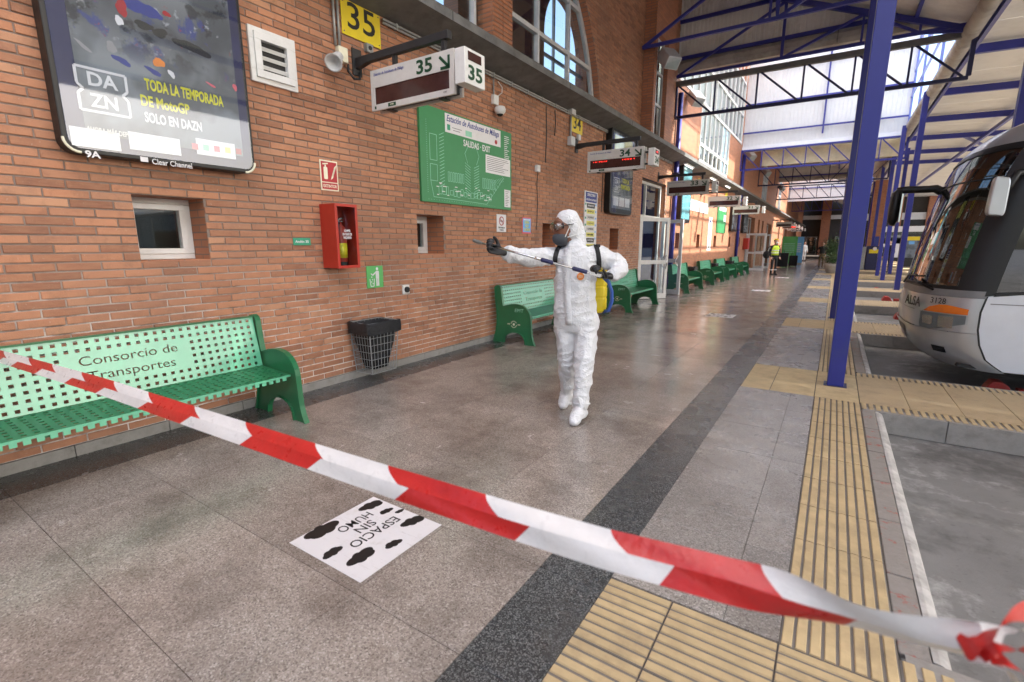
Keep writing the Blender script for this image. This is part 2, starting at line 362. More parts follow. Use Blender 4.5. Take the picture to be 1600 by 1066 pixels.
T_main = slab_mesh(TS-J, TS-J, 'terrazzo'); T_str = slab_mesh(.31-J, TS-J, 'granite_dark'); T_wall = slab_mesh(.41-J, TS-J, 'granite_dark')
far = {'terrazzo': MB(), 'granite_dark': MB(), 'terrazzo_grey': MB(), 'tactile': MB()}
for r in range(100):
    y = ROW0+r*TS
    cols = [(.41+.6*k, .6, T_main, 'terrazzo') for k in range(5)]+[(3.41, .31, T_str, 'granite_dark'), (0, .41, T_wall, 'granite_dark')]
    for x, w, me, mt in cols:
        if y < 17: put('floor_tile', me, FLOOR, (x+J/2, y+J/2, rnd.uniform(-.0006, .0004)))
        else: far[mt].box(x+J/2, x+w-J/2, y+J/2, y+TS-J/2, -.03, 0)
FC = [1.30]+[6.16+4.74*k for k in range(12)]      # centre lines of the bay fingers
BH, FH = .6, .80
def ribbed(w, l, along_x, pitch, rib, h=.0055):
    mb = MB().box(0, w, 0, l, -.03, -h); n = max(1, round((l if along_x else w)/pitch)); p = (l if along_x else w)/n
    for k in range(n):
        a, b_ = k*p+(p-rib)/2, k*p+(p+rib)/2
        e = .003
        if along_x: mb.add([(e/2, a, -h), (w-e/2, a, -h), (w-e/2, b_, -h), (e/2, b_, -h), (e, a+e, 0), (w-e, a+e, 0), (w-e, b_-e, 0), (e, b_-e, 0)], [(0, 1, 5, 4), (1, 2, 6, 5), (2, 3, 7, 6), (3, 0, 4, 7), (4, 5, 6, 7)])
        else: mb.add([(a, e/2, -h), (b_, e/2, -h), (b_, l-e/2, -h), (a, l-e/2, -h), (a+e, e, 0), (b_-e, e, 0), (b_-e, l-e, 0), (a+e, l-e, 0)], [(0, 1, 5, 4), (1, 2, 6, 5), (2, 3, 7, 6), (3, 0, 4, 7), (4, 5, 6, 7)])
    me = bpy.data.meshes.new('tactile_tile'); me.from_pydata(mb.v, [], mb.f); me.materials.append(MATS['tactile']); me.materials.append(MATS['groove'])
    for p_ in me.polygons:
        if p_.index < 6: p_.material_index = 1
    return me
G = .004
B_cut = ribbed(.28-G, .4-G, True, .05, .037); B_full = ribbed(.40-G, .4-G, True, .05, .037); B_mid = ribbed(.38-G, .4-G, True, .0255, .019, .003)
L_full = ribbed(.38-G, .395-G, False, .0475, .036)
B_cutf = ribbed(.28-G, .4-G, True, .0255, .019, .003); B_fullf = ribbed(.40-G, .4-G, True, .0255, .019, .003)
for i, yc in enumerate(FC):
    fine = i > 0
    for k in range(3):
        y = yc-BH+.4*k
        if i < 5:
            put('tactile_tile', B_cutf if fine else B_cut, FLOOR, (3.72+G/2, y, 0)); put('tactile_tile', B_fullf if fine else B_full, FLOOR, (4.0+G/2, y, 0))
            put('tactile_tile', B_mid if fine else B_full, FLOOR, (4.40+G/2, y, 0)).scale.x = .99
        else: far['tactile'].box(3.722, 4.78, y, y+.395, -.03, 0)
    y0, y1 = yc+BH, (FC[i+1] if i+1 < len(FC) else yc+4.74)-BH
    n = max(1, round((y1-y0)/.6)); l = (y1-y0)/n
    ga, gb = slab_mesh(.48-J, l-J, 'terrazzo_grey'), slab_mesh(.20-J, l-J, 'terrazzo_grey')
    for k in range(n):
        if i < 4: put('floor_tile', ga, FLOOR, (3.72+J/2, y0+k*l, 0)); put('floor_tile', gb, FLOOR, (4.2+J/2, y0+k*l, 0))
        else: far['terrazzo_grey'].box(3.722, 4.398, y0+k*l, y0+(k+1)*l-J, -.03, 0)
    n = round((y1-y0)/.395); l = (y1-y0)/n
    for k in range(n):
        if i < 4: put('tactile_tile', L_full, FLOOR, (4.40+G/2, y0+k*l, 0)).scale.y = l/.395
        else: far['tactile'].box(4.402, 4.78, y0+k*l, y0+(k+1)*l-.004, -.03, 0)
for mt, mb in far.items(): tag(mb.build('floor_tiles', mt, FLOOR), kind='stuff')
for y0, y1 in [(-6, FC[0]-BH)]: MB().box(3.722, 4.778, y0, y1, -.03, 0).build('floor_edge', 'terrazzo_grey', FLOOR)
# fingers between the bus bays
m, nt, b, o = nmat('finger_tile')
wv = nd(nt, 'ShaderNodeTexWave', {'Vector': pos(nt), 'Scale': 12.5, 'Distortion': 0}, bands_direction='Y')
cc = mixc(nt, noi(nt, 7, 6, .7), (.50, .375, .21), (.60, .46, .27))
cc = mixc(nt, ramp(nt, noi(nt, 4, 7, .75), [(.5, 0), (.7, .5)]), cc, (.27, .215, .15))
nt.links.new(mixc(nt, ramp(nt, wv.outputs[1], [(.15, .75), (.4, 0)]), cc, (.25, .21, .16)), b.inputs['Base Color']); b.inputs['Roughness'].default_value = .7
bump(nt, b, wv.outputs[1], .7, .004)
ET = ribbed(.383-G, .2-G, False, .054, .037)
CT = slab_mesh(.383-G, 1.16-G, 'finger_tile')
XE = 13.6
KS = MB().box(0, .592, 0, .11, -.19, 0).mesh('kerb_stone'); KS.materials.append(MATS['kerb'])
for i, yc in enumerate(FC):
    fg = thing('bay_finger', None, None, (4.78, yc, -.2), kind='structure')
    MB().box(4.79, XE, yc-FH+.02, yc+FH-.02, -.2, -.012).build('core', 'kerb', fg)
    if i < 6:
        for k in range(23):
            x = 4.78+.383*k-4.78
            put('tactile_tile', ET, fg, (x, -FH+.02+.02, .2)); put('tactile_tile', ET, fg, (x, FH-.02-.02-.2, .2)); put('paving_slab', CT, fg, (x, -.58, .2))
        for s_ in (-1, 1):
            for k in range(14):
                put('kerb_stone', KS, fg, (.02+.6*k, -FH if s_ < 0 else FH-.11, .2-.004))
    else: MB().box(4.79, XE, yc-FH, yc+FH, -.15, 0).build('paving', 'finger_tile', fg)
    # platform edge kerb of the bay beyond this finger
    y0, y1 = yc+FH, (FC[i+1] if i+1 < len(FC) else yc+4.74)-FH
    kb = thing('bay_kerb', None, None, (4.78, (y0+y1)/2, -.2), kind='structure')
    n = 6; l = (y1-y0)/n
    for k in range(n): MB().box(4.782, 4.882, y0+k*l+.002, y0+(k+1)*l-.003, -.2, -.002+rnd.uniform(-.003, 0)).build('kerb_stone', 'kerb_red', kb, bev=.006)
    e = MB()
    prof = [(4.884, -.2), (4.955, -.2), (4.950, -.05), (4.935, -.018), (4.905, -.004), (4.884, -.003)]
    e.prism(prof, fy, y0+.01, y1-.01).build('kerb_edge', 'kerb_pale', kb, smooth=False)
# ================================================================== STATION BUILDING
BLD = thing('station_building', 'long red brick station building with arched upper windows and a grey ledge', 'building', (0, 30, 0))
CH, BL, Z0 = .0615, .25, .085
ARC_Y, ARC_Z, ARC_R = 6.48, 3.55, 3.68
OPEN = [(1.575, 2.075, 1.375, 1.87), (4.565, 5.065, 1.375, 1.87), (7.73, 8.22, 1.375, 1.87), (10.88, 11.42, 1.375, 1.87), (12.95, 15.1, 0, 3.2)]
YA, YB = -2.0, 15.6
def solid(z, y0, y1, upper):
    cuts = []
    if upper:
        if z < ARC_Z+ARC_R:
            h = math.sqrt(max(0, ARC_R**2-(z-ARC_Z)**2)); cuts += [(ARC_Y-h, 6.22), (6.73, ARC_Y+h)]
        if z < 9: cuts.append((12.6, 14.2))
    else:
        cuts = [(a, b) for a, b, c, d in OPEN if c < z < d]
    out = []; y = y0
    for a, b in sorted(cuts):
        if a > y: out.append((y, a))
        y = max(y, b)
    if y < y1: out.append((y, y1))
    return out
bricks = []; mort = MB()
def courses(z0, n, y0, y1, upper, seed):
    rr = random.Random(seed)
    for i in range(n):
        z = z0+i*CH; zm = z+CH/2
        for a, b in solid(zm, y0, y1, upper):
            mort.quad((-.0075, a, z), (-.0075, b, z), (-.0075, b, z+CH), (-.0075, a, z+CH))
            y = math.floor((a-.09)/BL)*BL+.09+(BL/2 if i % 2 else 0)+rr.uniform(-.012, .012)
            while y < b:
                p, q = max(y+.005, a+.001), min(y+BL-.005, b-.001)
                if q-p > .03: bricks.append((p, q, z+.0055+rr.uniform(-.001, .001), z+CH-.0055, rr.uniform(-.0015, .0025)))
                y += BL
courses(Z0, 63, YA, YB, False, 1)
courses(4.135, 82, 2.2, YB, True, 2)
mort.build('mortar_bed', 'mortar', BLD, norm=False)
def vis(bk):
    px, py_, w = project((0, (bk[0]+bk[1])/2, (bk[2]+bk[3])/2))
    if w < .3 or not (-40 < px < 1640 and -20 < py_ < 1090): return 0
    return 1/w
bricks.sort(key=vis, reverse=True)
def brick_geo(mb, p, q, a, c, d):
    e = .003
    mb.add([(-.03, p, a), (-.03, q, a), (-.03, q, c), (-.03, p, c), (d-e, p, a), (d-e, q, a), (d-e, q, c), (d-e, p, c), (d, p+e, a+e), (d, q-e, a+e), (d, q-e, c-e), (d, p+e, c-e)],
           [(0, 1, 5, 4), (1, 2, 6, 5), (2, 3, 7, 6), (3, 0, 4, 7), (4, 5, 9, 8), (5, 6, 10, 9), (6, 7, 11, 10), (7, 4, 8, 11), (8, 9, 10, 11)])
one = MB(); brick_geo(one, 0, .24, 0, .0505, 0); BM_ = one.mesh('brick'); BM_.materials.append(MATS['brick'])
rest = MB(); nb = 0
for bk in bricks:
    p, q, a, c, d = bk
    if nb < 300 and vis(bk) > 0 and q-p > .235:
        o = put('brick', BM_, BLD, (d, p-30, a)); o.scale = (1, (q-p)/.24, (c-a)/.0505); nb += 1
    else: brick_geo(rest, p, q, a, c, d)
tag(rest.build('brickwork', 'brick', BLD, norm=False), kind='stuff')
# plinth course
pl = MB()
for k in range(30):
    y = YA+k*.6
    if y > 15.5 or 12.9 < y+.3 < 15.1: continue
    MB().box(-.03, .006, y+.003, y+.597, 0, Z0-.004).build('plinth_stone', 'kerb', BLD)
# window and niche reveals
def niche(y0, y1, z0, z1, win, depth=.24, parent=BLD):
    for y in (y0, y1): MB().quad((-.012, y, z0), (-depth, y, z0), (-depth, y, z1), (-.012, y, z1)).build('reveal', 'brick_x', parent, norm=False)
    MB().quad((-.012, y0, z1), (-depth, y0, z1), (-depth, y1, z1), (-.012, y1, z1)).build('lintel', 'brick_y', parent, norm=False)
    MB().box(-depth, -.002, y0, y1, z0-.02, z0).build('sill', 'brick_y', parent)
    if win:
        w = MB(); t = .045
        for a, b, c, d in ((y0, y1, z0, z0+t), (y0, y1, z1-t, z1), (y0, y0+t, z0+t, z1-t), (y1-t, y1, z0+t, z1-t)): w.box(-depth+.02, -depth+.08, a+.001, b-.001, c+.001, d-.001)
        w2 = MB()
        for a, b, c, d in ((y0+t, y1-t, z0+t, z0+2*t), (y0+t, y1-t, z1-2*t, z1-t), (y0+t, y0+2*t, z0+2*t, z1-2*t), (y1-2*t, y1-t, z0+2*t, z1-2*t)): w2.box(-depth+.03, -depth+.09, a, b, c, d)
        wo_ = w.build('window', 'white', parent, bev=.003); w2.build('sash', 'white', wo_, bev=.003)
        MB().box(-depth+.048, -depth+.054, y0+2*t, y1-2*t, z0+2*t, z1-2*t).build('pane', 'glass', wo_)
for i, (a, b, c, d) in enumerate(OPEN[:4]): niche(a, b, Z0+CH*21, Z0+CH*29, i < 2, (.34, .38, .34, .34)[i])
for a, b, c, d in OPEN[2:4]: MB().box(-.36, -.34, a, b, Z0+CH*21, Z0+CH*29).build('niche_back', 'brick_y', BLD)
# rooms behind the openings
rm = MB().quad((-.5, -2, 0), (-.5, 12.5, 0), (-.5, 12.5, 3.9), (-.5, -2, 3.9)); rm.build('office_wall', 'dark_room', BLD, norm=False)
# ledge
lg = MB(); lg.prism([(-.03, 3.93), (.44, 4.03), (.45, 4.03), (.45, 4.13), (.0, 4.15), (-.03, 4.15)], fy, -2, 86)
lg.build('ledge', 'ledge', BLD)
ll = MB()
for k in range(28): ll.box(.4505, .4535, -1.2+3*k, -1.19+3*k, 4.032, 4.128)
ll.build('ledge_joint', 'charcoal', BLD)
# arched upper window: intrados, frame, mullions, panes
it = MB(); fr = MB(); N = 40
pts = [(ARC_Y+ARC_R*math.cos(R(180*k/N)), ARC_Z+ARC_R*math.sin(R(180*k/N))) for k in range(N+1)]
pts = [p for p in pts if p[1] > 4.1]
for (a, b), (c, d) in zip(pts[:-1], pts[1:]):
    it.quad((-.001, a, b), (-.2, a, b), (-.2, c, d), (-.001, c, d))
it.build('arch_soffit', 'brick_x', BLD, norm=False)
win = MB(); x0, x1 = -.20, -.13; t = .05
for (a, b), (c, d) in zip(pts[:-1], pts[1:]):
    fa = (ARC_R-.09)/ARC_R; i0 = (ARC_Y+(a-ARC_Y)*fa, ARC_Z+(b-ARC_Z)*fa); i1 = (ARC_Y+(c-ARC_Y)*fa, ARC_Z+(d-ARC_Z)*fa)
    win.prism([(a, b), (c, d), i1, i0], fx, x0, x1)
def arch_h(y): return ARC_Z+math.sqrt(max(.01, (ARC_R-.05)**2-(y-ARC_Y)**2))
wf = win.build('arched_window', 'white_metal', BLD)
for y in (3.6, 4.6, 5.97, 6.78, 7.72, 8.84): MB().box(x0+.005, x1+.02, y-t/2, y+t/2, 4.14, arch_h(y)).build('mullion', 'white_metal', wf, bev=.004)
for z in (4.98, 5.85): 
    h = math.sqrt(ARC_R**2-(z-ARC_Z)**2)-.05
    MB().box(x0+.008, x1+.012, ARC_Y-h, 6.2, z-.035, z+.035).build('transom', 'white_metal', wf, bev=.004); MB().box(x0+.008, x1+.012, 6.75, ARC_Y+h, z-.035, z+.035).build('transom', 'white_metal', wf, bev=.004)
ap = [p for p in [(ARC_Y+(ARC_R-.06)*math.cos(R(180*k/N)), ARC_Z+(ARC_R-.06)*math.sin(R(180*k/N))) for k in range(N+1)] if p[1] > 4.14]
MB().prism(ap, fx, -.172, -.168).build('pane', 'glass', wf)
# central brick pillar of the arch (proud courses, real depth)
pb = MB()
for i in range(60):
    z = 4.135+i*CH
    if z > 7.3: break
    for k in range(2):
        a = 6.22+.255*k; pb.box(-.26, .012, a+.005, min(a+.25, 6.725), z+.005, z+CH-.005)
    pb.box(-.255, .004, 6.225, 6.72, z-.002, z+.004)
tag(pb.build('arch_pillar', 'brick_y', BLD), kind='stuff')
# hall seen through the arch: far wall with a second arch open to the sky
XB, HT = -4.6, 12.6; pa, pb_ = W(853, 125, XB), W(914, 118, XB); ry = (pa.y+pb_.y)/2; rr_ = (pb_.y-pa.y)/2+.15; rz_a = W(880, 70, XB).z; NA = 24
for q in range(-2, 4):  # arches to either side of the seen one are added to light the hall
    yc = ry+8*q; lo_, hi_ = yc-4, yc+4; hb = MB()
    arc = [(yc+rr_, 5.6)]+[(yc+rr_*math.cos(R(180*k/NA)), rz_a+rr_*math.sin(R(180*k/NA))) for k in range(NA+1)]+[(yc-rr_, 5.6)]
    for (a, b), (c, d) in zip(arc[:-1], arc[1:]):
        hb.quad((XB, a, b), (XB, c, d), (XB, c, HT), (XB, a, HT)); hb.quad((XB, a, b), (XB-.5, a, b), (XB-.5, c, d), (XB, c, d))
    for a, b in ((lo_, yc-rr_), (yc+rr_, hi_)): hb.quad((XB, a, 5.6), (XB, b, 5.6), (XB, b, HT), (XB, a, HT))
    hb.build('hall_wall', 'brick_y', BLD, norm=False)
    for y in (yc-rr_*.35, yc+rr_*.35): MB().box(XB-.3, XB-.22, y-.05, y+.05, 5.6, rz_a+rr_*.93).build('mullion', 'white_metal', BLD)
    MB().box(XB-.3, XB-.22, yc-rr_, yc+rr_, 8.0, 8.1).build('transom', 'white_metal', BLD)
MB().quad((XB, -40, -.2), (XB, 86, -.2), (XB, 86, 5.58), (XB, -40, 5.58)).build('hall_base', 'brick_y', BLD, norm=False)
MB().box(-4.6, -.21, -4, 86, 3.86, 3.9).build('upper_floor', 'interior', BLD)
MB().box(-5.6, -.21, -4, 86, HT, HT+.15).build('ceiling', 'interior', BLD)
MB().box(-4.6, -.03, -4.1, -4, -.2, 12.7).build('end_wall', 'brick_x', BLD)
for y in (4.1,): MB().box(-2.2, -1.7, y, y+.5, 3.9, 12.5).build('hall_pillar', 'brick_x', BLD)
MB().box(-3.2, -3.16, 3.0, 5.6, 3.9, 6.2).build('partition', 'beige_wall', BLD)
# projecting pier with narrow window
PX = .28
def wall_holes(mb, x, y0, y1, z0, z1, holes):
    holes = [h for h in holes if h[1] > y0 and h[0] < y1]; ys = sorted({y0, y1, *[h[0] for h in holes], *[h[1] for h in holes]}); zs = sorted({z0, z1, *[h[2] for h in holes], *[h[3] for h in holes]})
    for a, b in zip(ys[:-1], ys[1:]):
        for c, d in zip(zs[:-1], zs[1:]):
            if any(h[0] <= a and b <= h[1] and h[2] <= c and d <= h[3] for h in holes): continue
            mb.quad((x, a, c), (x, b, c), (x, b, d), (x, a, d))
pm = MB(); wall_holes(pm, PX, 12.6, 14.25, 4.14, 9.4, [(12.78, 13.68, 4.14, 6.55)]); pr = pm.build('pier_face', 'brick_y', BLD, norm=False)
MB().quad((-.02, 12.6, 4.14), (PX, 12.6, 4.14), (PX, 12.6, 9.4), (-.02, 12.6, 9.4)).quad((-.02, 14.25, 4.14), (-.02, 14.25, 9.4), (PX, 14.25, 9.4), (PX, 14.25, 4.14)).quad((PX, 13.68, 4.14), (PX, 13.68, 6.55), (.1, 13.68, 6.55), (.1, 13.68, 4.14)).quad((PX, 12.78, 4.14), (.1, 12.78, 4.14), (.1, 12.78, 6.55), (PX, 12.78, 6.55)).build('pier_side', 'brick_x', BLD, norm=False)
MB().quad((PX, 12.78, 6.55), (.1, 12.78, 6.55), (.1, 13.68, 6.55), (PX, 13.68, 6.55)).build('lintel', 'brick_y', BLD, norm=False)
nw = MB()
for a, b, c, d in ((12.785, 12.83, 4.14, 6.54), (13.63, 13.675, 4.14, 6.54), (12.83, 13.63, 6.49, 6.54), (13.1, 13.15, 4.14, 6.49), (12.83, 13.63, 5.75, 5.81), (12.83, 13.63, 5.0, 5.06)): nw.box(.12, .17, a, b, c, d)
nwo = nw.build('narrow_window', 'white_metal', BLD); MB().box(.14, .145, 12.83, 13.63, 4.15, 6.49).build('pane', 'glass', nwo); MB().box(-.0, .01, 12.7, 13.8, 4.15, 6.6).build('room', 'dark_room', nwo)
# far stretch of the wall
FO = [(16.45, 16.95, 1.377, 1.869), (19.4, 19.9, 1.377, 1.869), (22.5, 23.0, 1.377, 1.869), (26.1, 26.6, 1.377, 1.869), (29.0, 29.5, 1.377, 1.869), (31.6, 34.6, 0, 3.1), (36.2, 37.0, .9, 3.1), (38.2, 39.0, .9, 3.1), (41, 44, 0, 3.0), (50, 51, .9, 3.1), (56, 59, 0, 3.0)]
lw = MB(); wall_holes(lw, 0, YB, 84, 0, 4.05, FO); lw.build('far_wall', 'brick_y', BLD, norm=False)
UO = [(18.8, 24.2, 4.4, 6.30), (36.5, 39.0, 4.3, 6.6), (47, 49, 4.3, 7.2)]
uw = MB(); wall_holes(uw, 0, YB, 27.4, 4.14, 6.30, UO); wall_holes(uw, 0, 27.4, 84, 4.14, 9.4, UO); uw.build('far_upper_wall', 'brick_y', BLD, norm=False)
for a, b, c, d in FO[:5]: niche(a, b, c, d, False, .24); MB().box(-.26, -.24, a, b, c, d).build('niche_back', 'dark_room', BLD)
for a, b, c, d in FO[5:]:
    n = MB(); n.quad((0, a, c), (-.3, a, c), (-.3, a, d), (0, a, d)); n.quad((0, b, c), (0, b, d), (-.3, b, d), (-.3, b, c)); n.quad((0, a, d), (-.3, a, d), (-.3, b, d), (0, b, d)); n.build('reveal', 'brick_x', BLD, norm=False)
    f = MB(); k = max(2, round((b-a)/.9))
    for q in range(k+1): yy = a+.03+(b-a-.06)*q/k; f.box(-.28, -.22, yy-.03, yy+.03, c, d)
    for zz in (c+.03, d-.03, min(2.1, d-.3)): f.box(-.275, -.225, a, b, zz-.03, zz+.03)
    fo = f.build('glazed_screen', 'white_metal', BLD); MB().box(-.252, -.248, a, b, c, d).build('pane', 'glass', fo)
def mull_window(y0, y1, z0, z1, n, zt, name='mullioned_window'):
    f = MB(); t = .035
    f.box(-.06, .02, y0, y0+.06, z0, z1); f.box(-.06, .02, y1-.06, y1, z0, z1)
    for z in zt: f.box(-.055, .025, y0, y1, z-.045, z+.045)
    fo = f.build(name, 'white', BLD)
    for k in range(1, n): y = y0+(y1-y0)*k/n; MB().box(-.05, .015, y-t, y+t, z0, z1).build('mullion', 'white', fo)
    MB().box(-.035, -.028, y0, y1, z0, z1).build('pane', 'glass', fo)
mull_window(18.8, 24.2, 4.4, 6.30, 7, (4.45, 5.0))
mull_window(15.62, 27.3, 6.30, 10.5, 13, (6.36, 7.6, 9.0, 10.45), 'clerestory_window')
mull_window(36.5, 39.0, 4.3, 6.6, 3, (4.35, 5.5, 6.55)); mull_window(47, 49, 4.3, 7.2, 3, (4.35, 5.5, 7.15))
MB().quad((-.9, 15.6, 4), (-.9, 27.4, 4), (-.9, 27.4, 10.6), (-.9, 15.6, 10.6)).build('blind_wall', 'sheet', BLD, norm=False)
# flat roof over the building, parapet
MB().box(-6, .0, -4.2, 86, 12.8, 13.0).build('roof', 'roof_under', BLD)
MB().box(-.02, .0, YA, 2.2, 4.15, 9.3).build('upper_panel', 'brick_y', BLD); MB().box(-.25, -.02, -4, 86, 9.15, 12.8).build('parapet', 'brick_y', BLD)
# ================================================================== CANOPY: posts, trusses, gable sheets, roofs, gutters
GX, GZ = 6.42, 6.27                      # valley gutter
def rz(x): return 8.85-(8.85-GZ)*x/GX
def post(label, x, y, z1, w=.15, d=.15, mat='blue', group=None):
    t = thing('steel_post', label, 'post', (x, y, 0), group)
    s = MB(); s.box(x-w/2, x+w/2, y-d/2, y+d/2, 0, z1); s.build('shaft', mat, t, bev=.006)
    MB().box(x-w/2-.004, x-w/2+.006, y+d/2+.001, y+d/2+.02, .02, z1-.05).build('cable_strip', 'conduit', t)
    MB().box(x-w/2-.03, x+w/2+.03, y-d/2-.03, y+d/2+.03, -.006, .004).build('base_plate', 'dark_blue', t)
    return t
post('scuffed blue steel post on ribbed yellow paving in front of the coach', 4.575, 6.18, rz(4.57)-.02, .150, .15, 'blue_worn')
post('blue steel post one bay behind the scuffed blue post', 4.55, 11.96, rz(4.55)-.02, .16, .16)
for y in (21.4, 27.4, 33.3, 45.2): post({21.4: 'blue platform post hidden mostly by the scuffed post', 27.4: 'blue platform post under the end of the bright blue truss', 33.3: 'blue platform post beside the stone planters', 45.2: 'farthest blue platform post before the dark end building'}[y], 4.62, y, rz(4.55)-.02, .16, .16, group='distant posts of the platform edge')
for (x, y), lb_ in zip(((6.28, 20.68), (6.22, 25.9), (6.24, 29.5), (6.9, 31.85), (6.3, 37.5), (6.3, 45.2)), ('slender blue post standing on the bay finger before the blue kiosk', 'second slender blue post beyond the coach mirror', 'slender blue post left of the waiting person in dark clothes', 'slender blue post right of the waiting person in dark clothes', 'slender blue post behind the blue kiosk', 'slender blue post in front of the tall brick pillar')): post(lb_, x, y, 6.15, .15, .15, group='slender posts under the valley gutter')
for (x, y), lb_ in zip(((8.3, 13.0), (7.35, 14.9), (9.9, 17.5)), ('blue post rising behind the coach roof', 'blue post seen just left of the coach windscreen top', 'blue post behind the middle of the coach')): post(lb_, x, y, 6.3, .16, .16, group='posts behind the coach')
def truss(label, y, x0, x1, zb, zt, n, mat, tmat=None, flip=None, group=None, r=.032):
    t = thing('roof_truss', label, 'truss', ((x0+x1)/2, y, zb), group)
    MB().bar((x0, y, zb), (x1, y, zb), .08, .08).build('bottom_chord', mat, t)
    MB().bar((x0, y, zt), (x1, y, zt), .12 if tmat else .08, .14 if tmat else .08).build('top_chord', tmat or mat, t)
    for k in range(n+1):
        x = x0+(x1-x0)*k/n; MB().bar((x, y, zb+.04), (x, y, zt-.04), .045 if 0 < k < n else .09).build('strut', mat, t)
        if k < n:
            xa, xb = (x+.06, x0+(x1-x0)*(k+1)/n-.1); 
            if flip and k >= flip: MB().bar((xa, y+.001, zb+.04), (xb, y+.001, zt-.05), .045).build('diagonal', mat, t)
            else: MB().bar((xa, y+.001, zt-.05), (xb, y+.001, zb+.04), .045).build('diagonal', mat, t)
    return t
truss('dark blue truss with a grey top beam across the platform below the first gable sheet', 15.55, .0, 6.5, 5.18, 6.10, 6, 'dark_blue', 'grey_beam')
truss('bright blue truss crossing in front of the white gable sheet', 27.5, .0, 6.5, 5.12, 6.02, 7, 'blue')
truss('dark truss directly behind the bright blue truss', 34.3, .0, 6.4, 5.02, 6.0, 7, 'dark_blue', flip=4)
truss('dark truss third along the covered part of the platform', 45.5, .0, 6.4, 5.02, 6.0, 7, 'dark_blue', flip=5)
truss('far blue truss near the dark end building', 62, .0, 6.4, 5.0, 6.3, 7, 'blue')
# raking roof frames near the first gable
def frame(label, y, zb, xs, zt_fn, x1=6.3):
    t = thing('roof_frame', label, 'truss', (3, y, zb))
    MB().bar((.05, y, zb), (x1, y, zb), .07, .07).build('bottom_chord', 'blue', t)
    MB().bar((.05, y, zt_fn(.05)-.16), (x1, y, zt_fn(x1)-.16), .10, .12).build('rafter', 'blue', t)
    for k in range(len(xs)-1):
        a, b_ = xs[k], xs[k+1]
        if k % 2 == 0: MB().bar((a, y, zb), (b_, y, zt_fn(b_)-.2), .06).build('diagonal', 'blue', t)
        else: MB().bar((a, y, zt_fn(a)-.2), (b_, y, zb), .06).build('diagonal', 'blue', t)
        if k: MB().bar((a, y+.002, zb), (a, y+.002, zt_fn(a)-.2), .05).build('strut', 'blue', t)
    return t
frame('raking blue roof frame springing from the brick pier', 12.35, 6.10, [.05, 2.75, 2.9, 4.4, 5.4, 6.3], rz)
frame('raking blue roof frame right in front of the corrugated gable sheet', 15.35, 6.24, [.05, 2.7, 2.72, 4.4, 5.5, 6.3], rz)
frame('raking blue roof frame above the camera end of the platform', 3.85, 6.2, [.05, 2.7, 2.9, 4.5, 5.5, 6.3], rz)
frame('raking blue roof frame over the scuffed post', 6.3, 6.2, [.05, 2.7, 2.9, 4.5, 5.5, 6.3], rz)
# roofs
def roof_seg(label, y0, y1):
    t = thing('platform_roof', label, 'roof', (3, (y0+y1)/2, GZ))
    MB().add([(-.1, y0, rz(-.1)), (GX, y0, rz(GX)), (GX, y1, rz(GX)), (-.1, y1, rz(-.1)), (-.1, y0, rz(-.1)+.08), (GX, y0, rz(GX)+.08), (GX, y1, rz(GX)+.08), (-.1, y1, rz(-.1)+.08)], [(0, 1, 2, 3), (7, 6, 5, 4), (0, 4, 5, 1), (1, 5, 6, 2), (2, 6, 7, 3), (3, 7, 4, 0)]).build('deck', 'roof_under', t)
    for x in (1.2, 2.6, 4.0, 5.4): MB().bar((x, y0, rz(x)-.07), (x, y1, rz(x)-.07), .07, .12).build('purlin', 'blue', t)
    return t
ZL = 10.6
def lantern(label, y0, y1, side):
    t = thing('roof_lantern', label, 'skylight', (3, (y0+y1)/2, GZ)); n = 8
    for k in range(n):
        a, b_ = y0+(y1-y0)*k/n+.03, y0+(y1-y0)*(k+1)/n-.03
        MB().quad((-.1, a, ZL), (GX, a, ZL), (GX, b_, ZL), (-.1, b_, ZL)).build('skylight_sheet', 'polycarbonate', t, norm=False)
        MB().quad((GX, a, GZ-.05), (GX, b_, GZ-.05), (GX, b_, ZL-.1), (GX, a, ZL-.1)).build('side_pane', side, t, norm=False)
    for k in range(n+1): y = y0+(y1-y0)*k/n; MB().bar((-.1, y, ZL-.05), (GX, y, ZL-.05), .06, .08).build('glazing_bar', 'blue', t)
    for z in (GZ+.25, 7.6, 8.6, 9.6, ZL-.1): MB().bar((GX, y0, z), (GX, y1, z), .06, .07).build('side_rail', 'blue_pale', t)
    for k in (0, 3, 6, 8): y = y0+(y1-y0)*k/n; MB().bar((GX+.03, y, GZ), (GX+.03, y, ZL), .07, .09).build('side_post', 'blue_pale', t)
    return t
M('blue_pale', (.16, .20, .52), .5)
def gable(label, y, mat, facing=-1, beam='gutter', z0=6.72, lower=6.42):
    t = thing('gable_sheet', label, 'cladding', (3, y, lower)); pitch = .105; n = int(GX/pitch); mb = MB()
    prof = []
    for k in range(n):
        x = k*pitch; prof += [(x, 0), (x+.012, .014), (x+.030, .014), (x+.042, 0)]
    prof.append((GX, 0))
    for (xa, da), (xb, db) in zip(prof[:-1], prof[1:]):
        mb.quad((xa, y+da, z0), (xb, y+db, z0), (xb, y+db, rz(xb)+.02), (xa, y+da, rz(xa)+.02))
    mb.build('corrugated_sheet', mat, t, norm=False)
    if beam:
        MB().prism([(y-.02, lower), (y+.25, lower), (y+.25, z0+.03), (y-.02, z0+.03), (y-.10, lower+.22), (y-.10, lower+.10)], lambda a, b_, q: (q, a, b_), 0, GX).build('edge_beam', beam, t)
        for x in (3.9,): MB().box(x-.01, x+.01, y-.105, y-.02, lower+.02, z0).build('beam_joint', 'grey_beam', t)
    for z in (6.78, 7.75): MB().bar((.0, y-.09, z), (min(GX, (8.85-z)/.402-.1), y-.09, z), .06, .09).build('rail', 'blue', t)
    return t
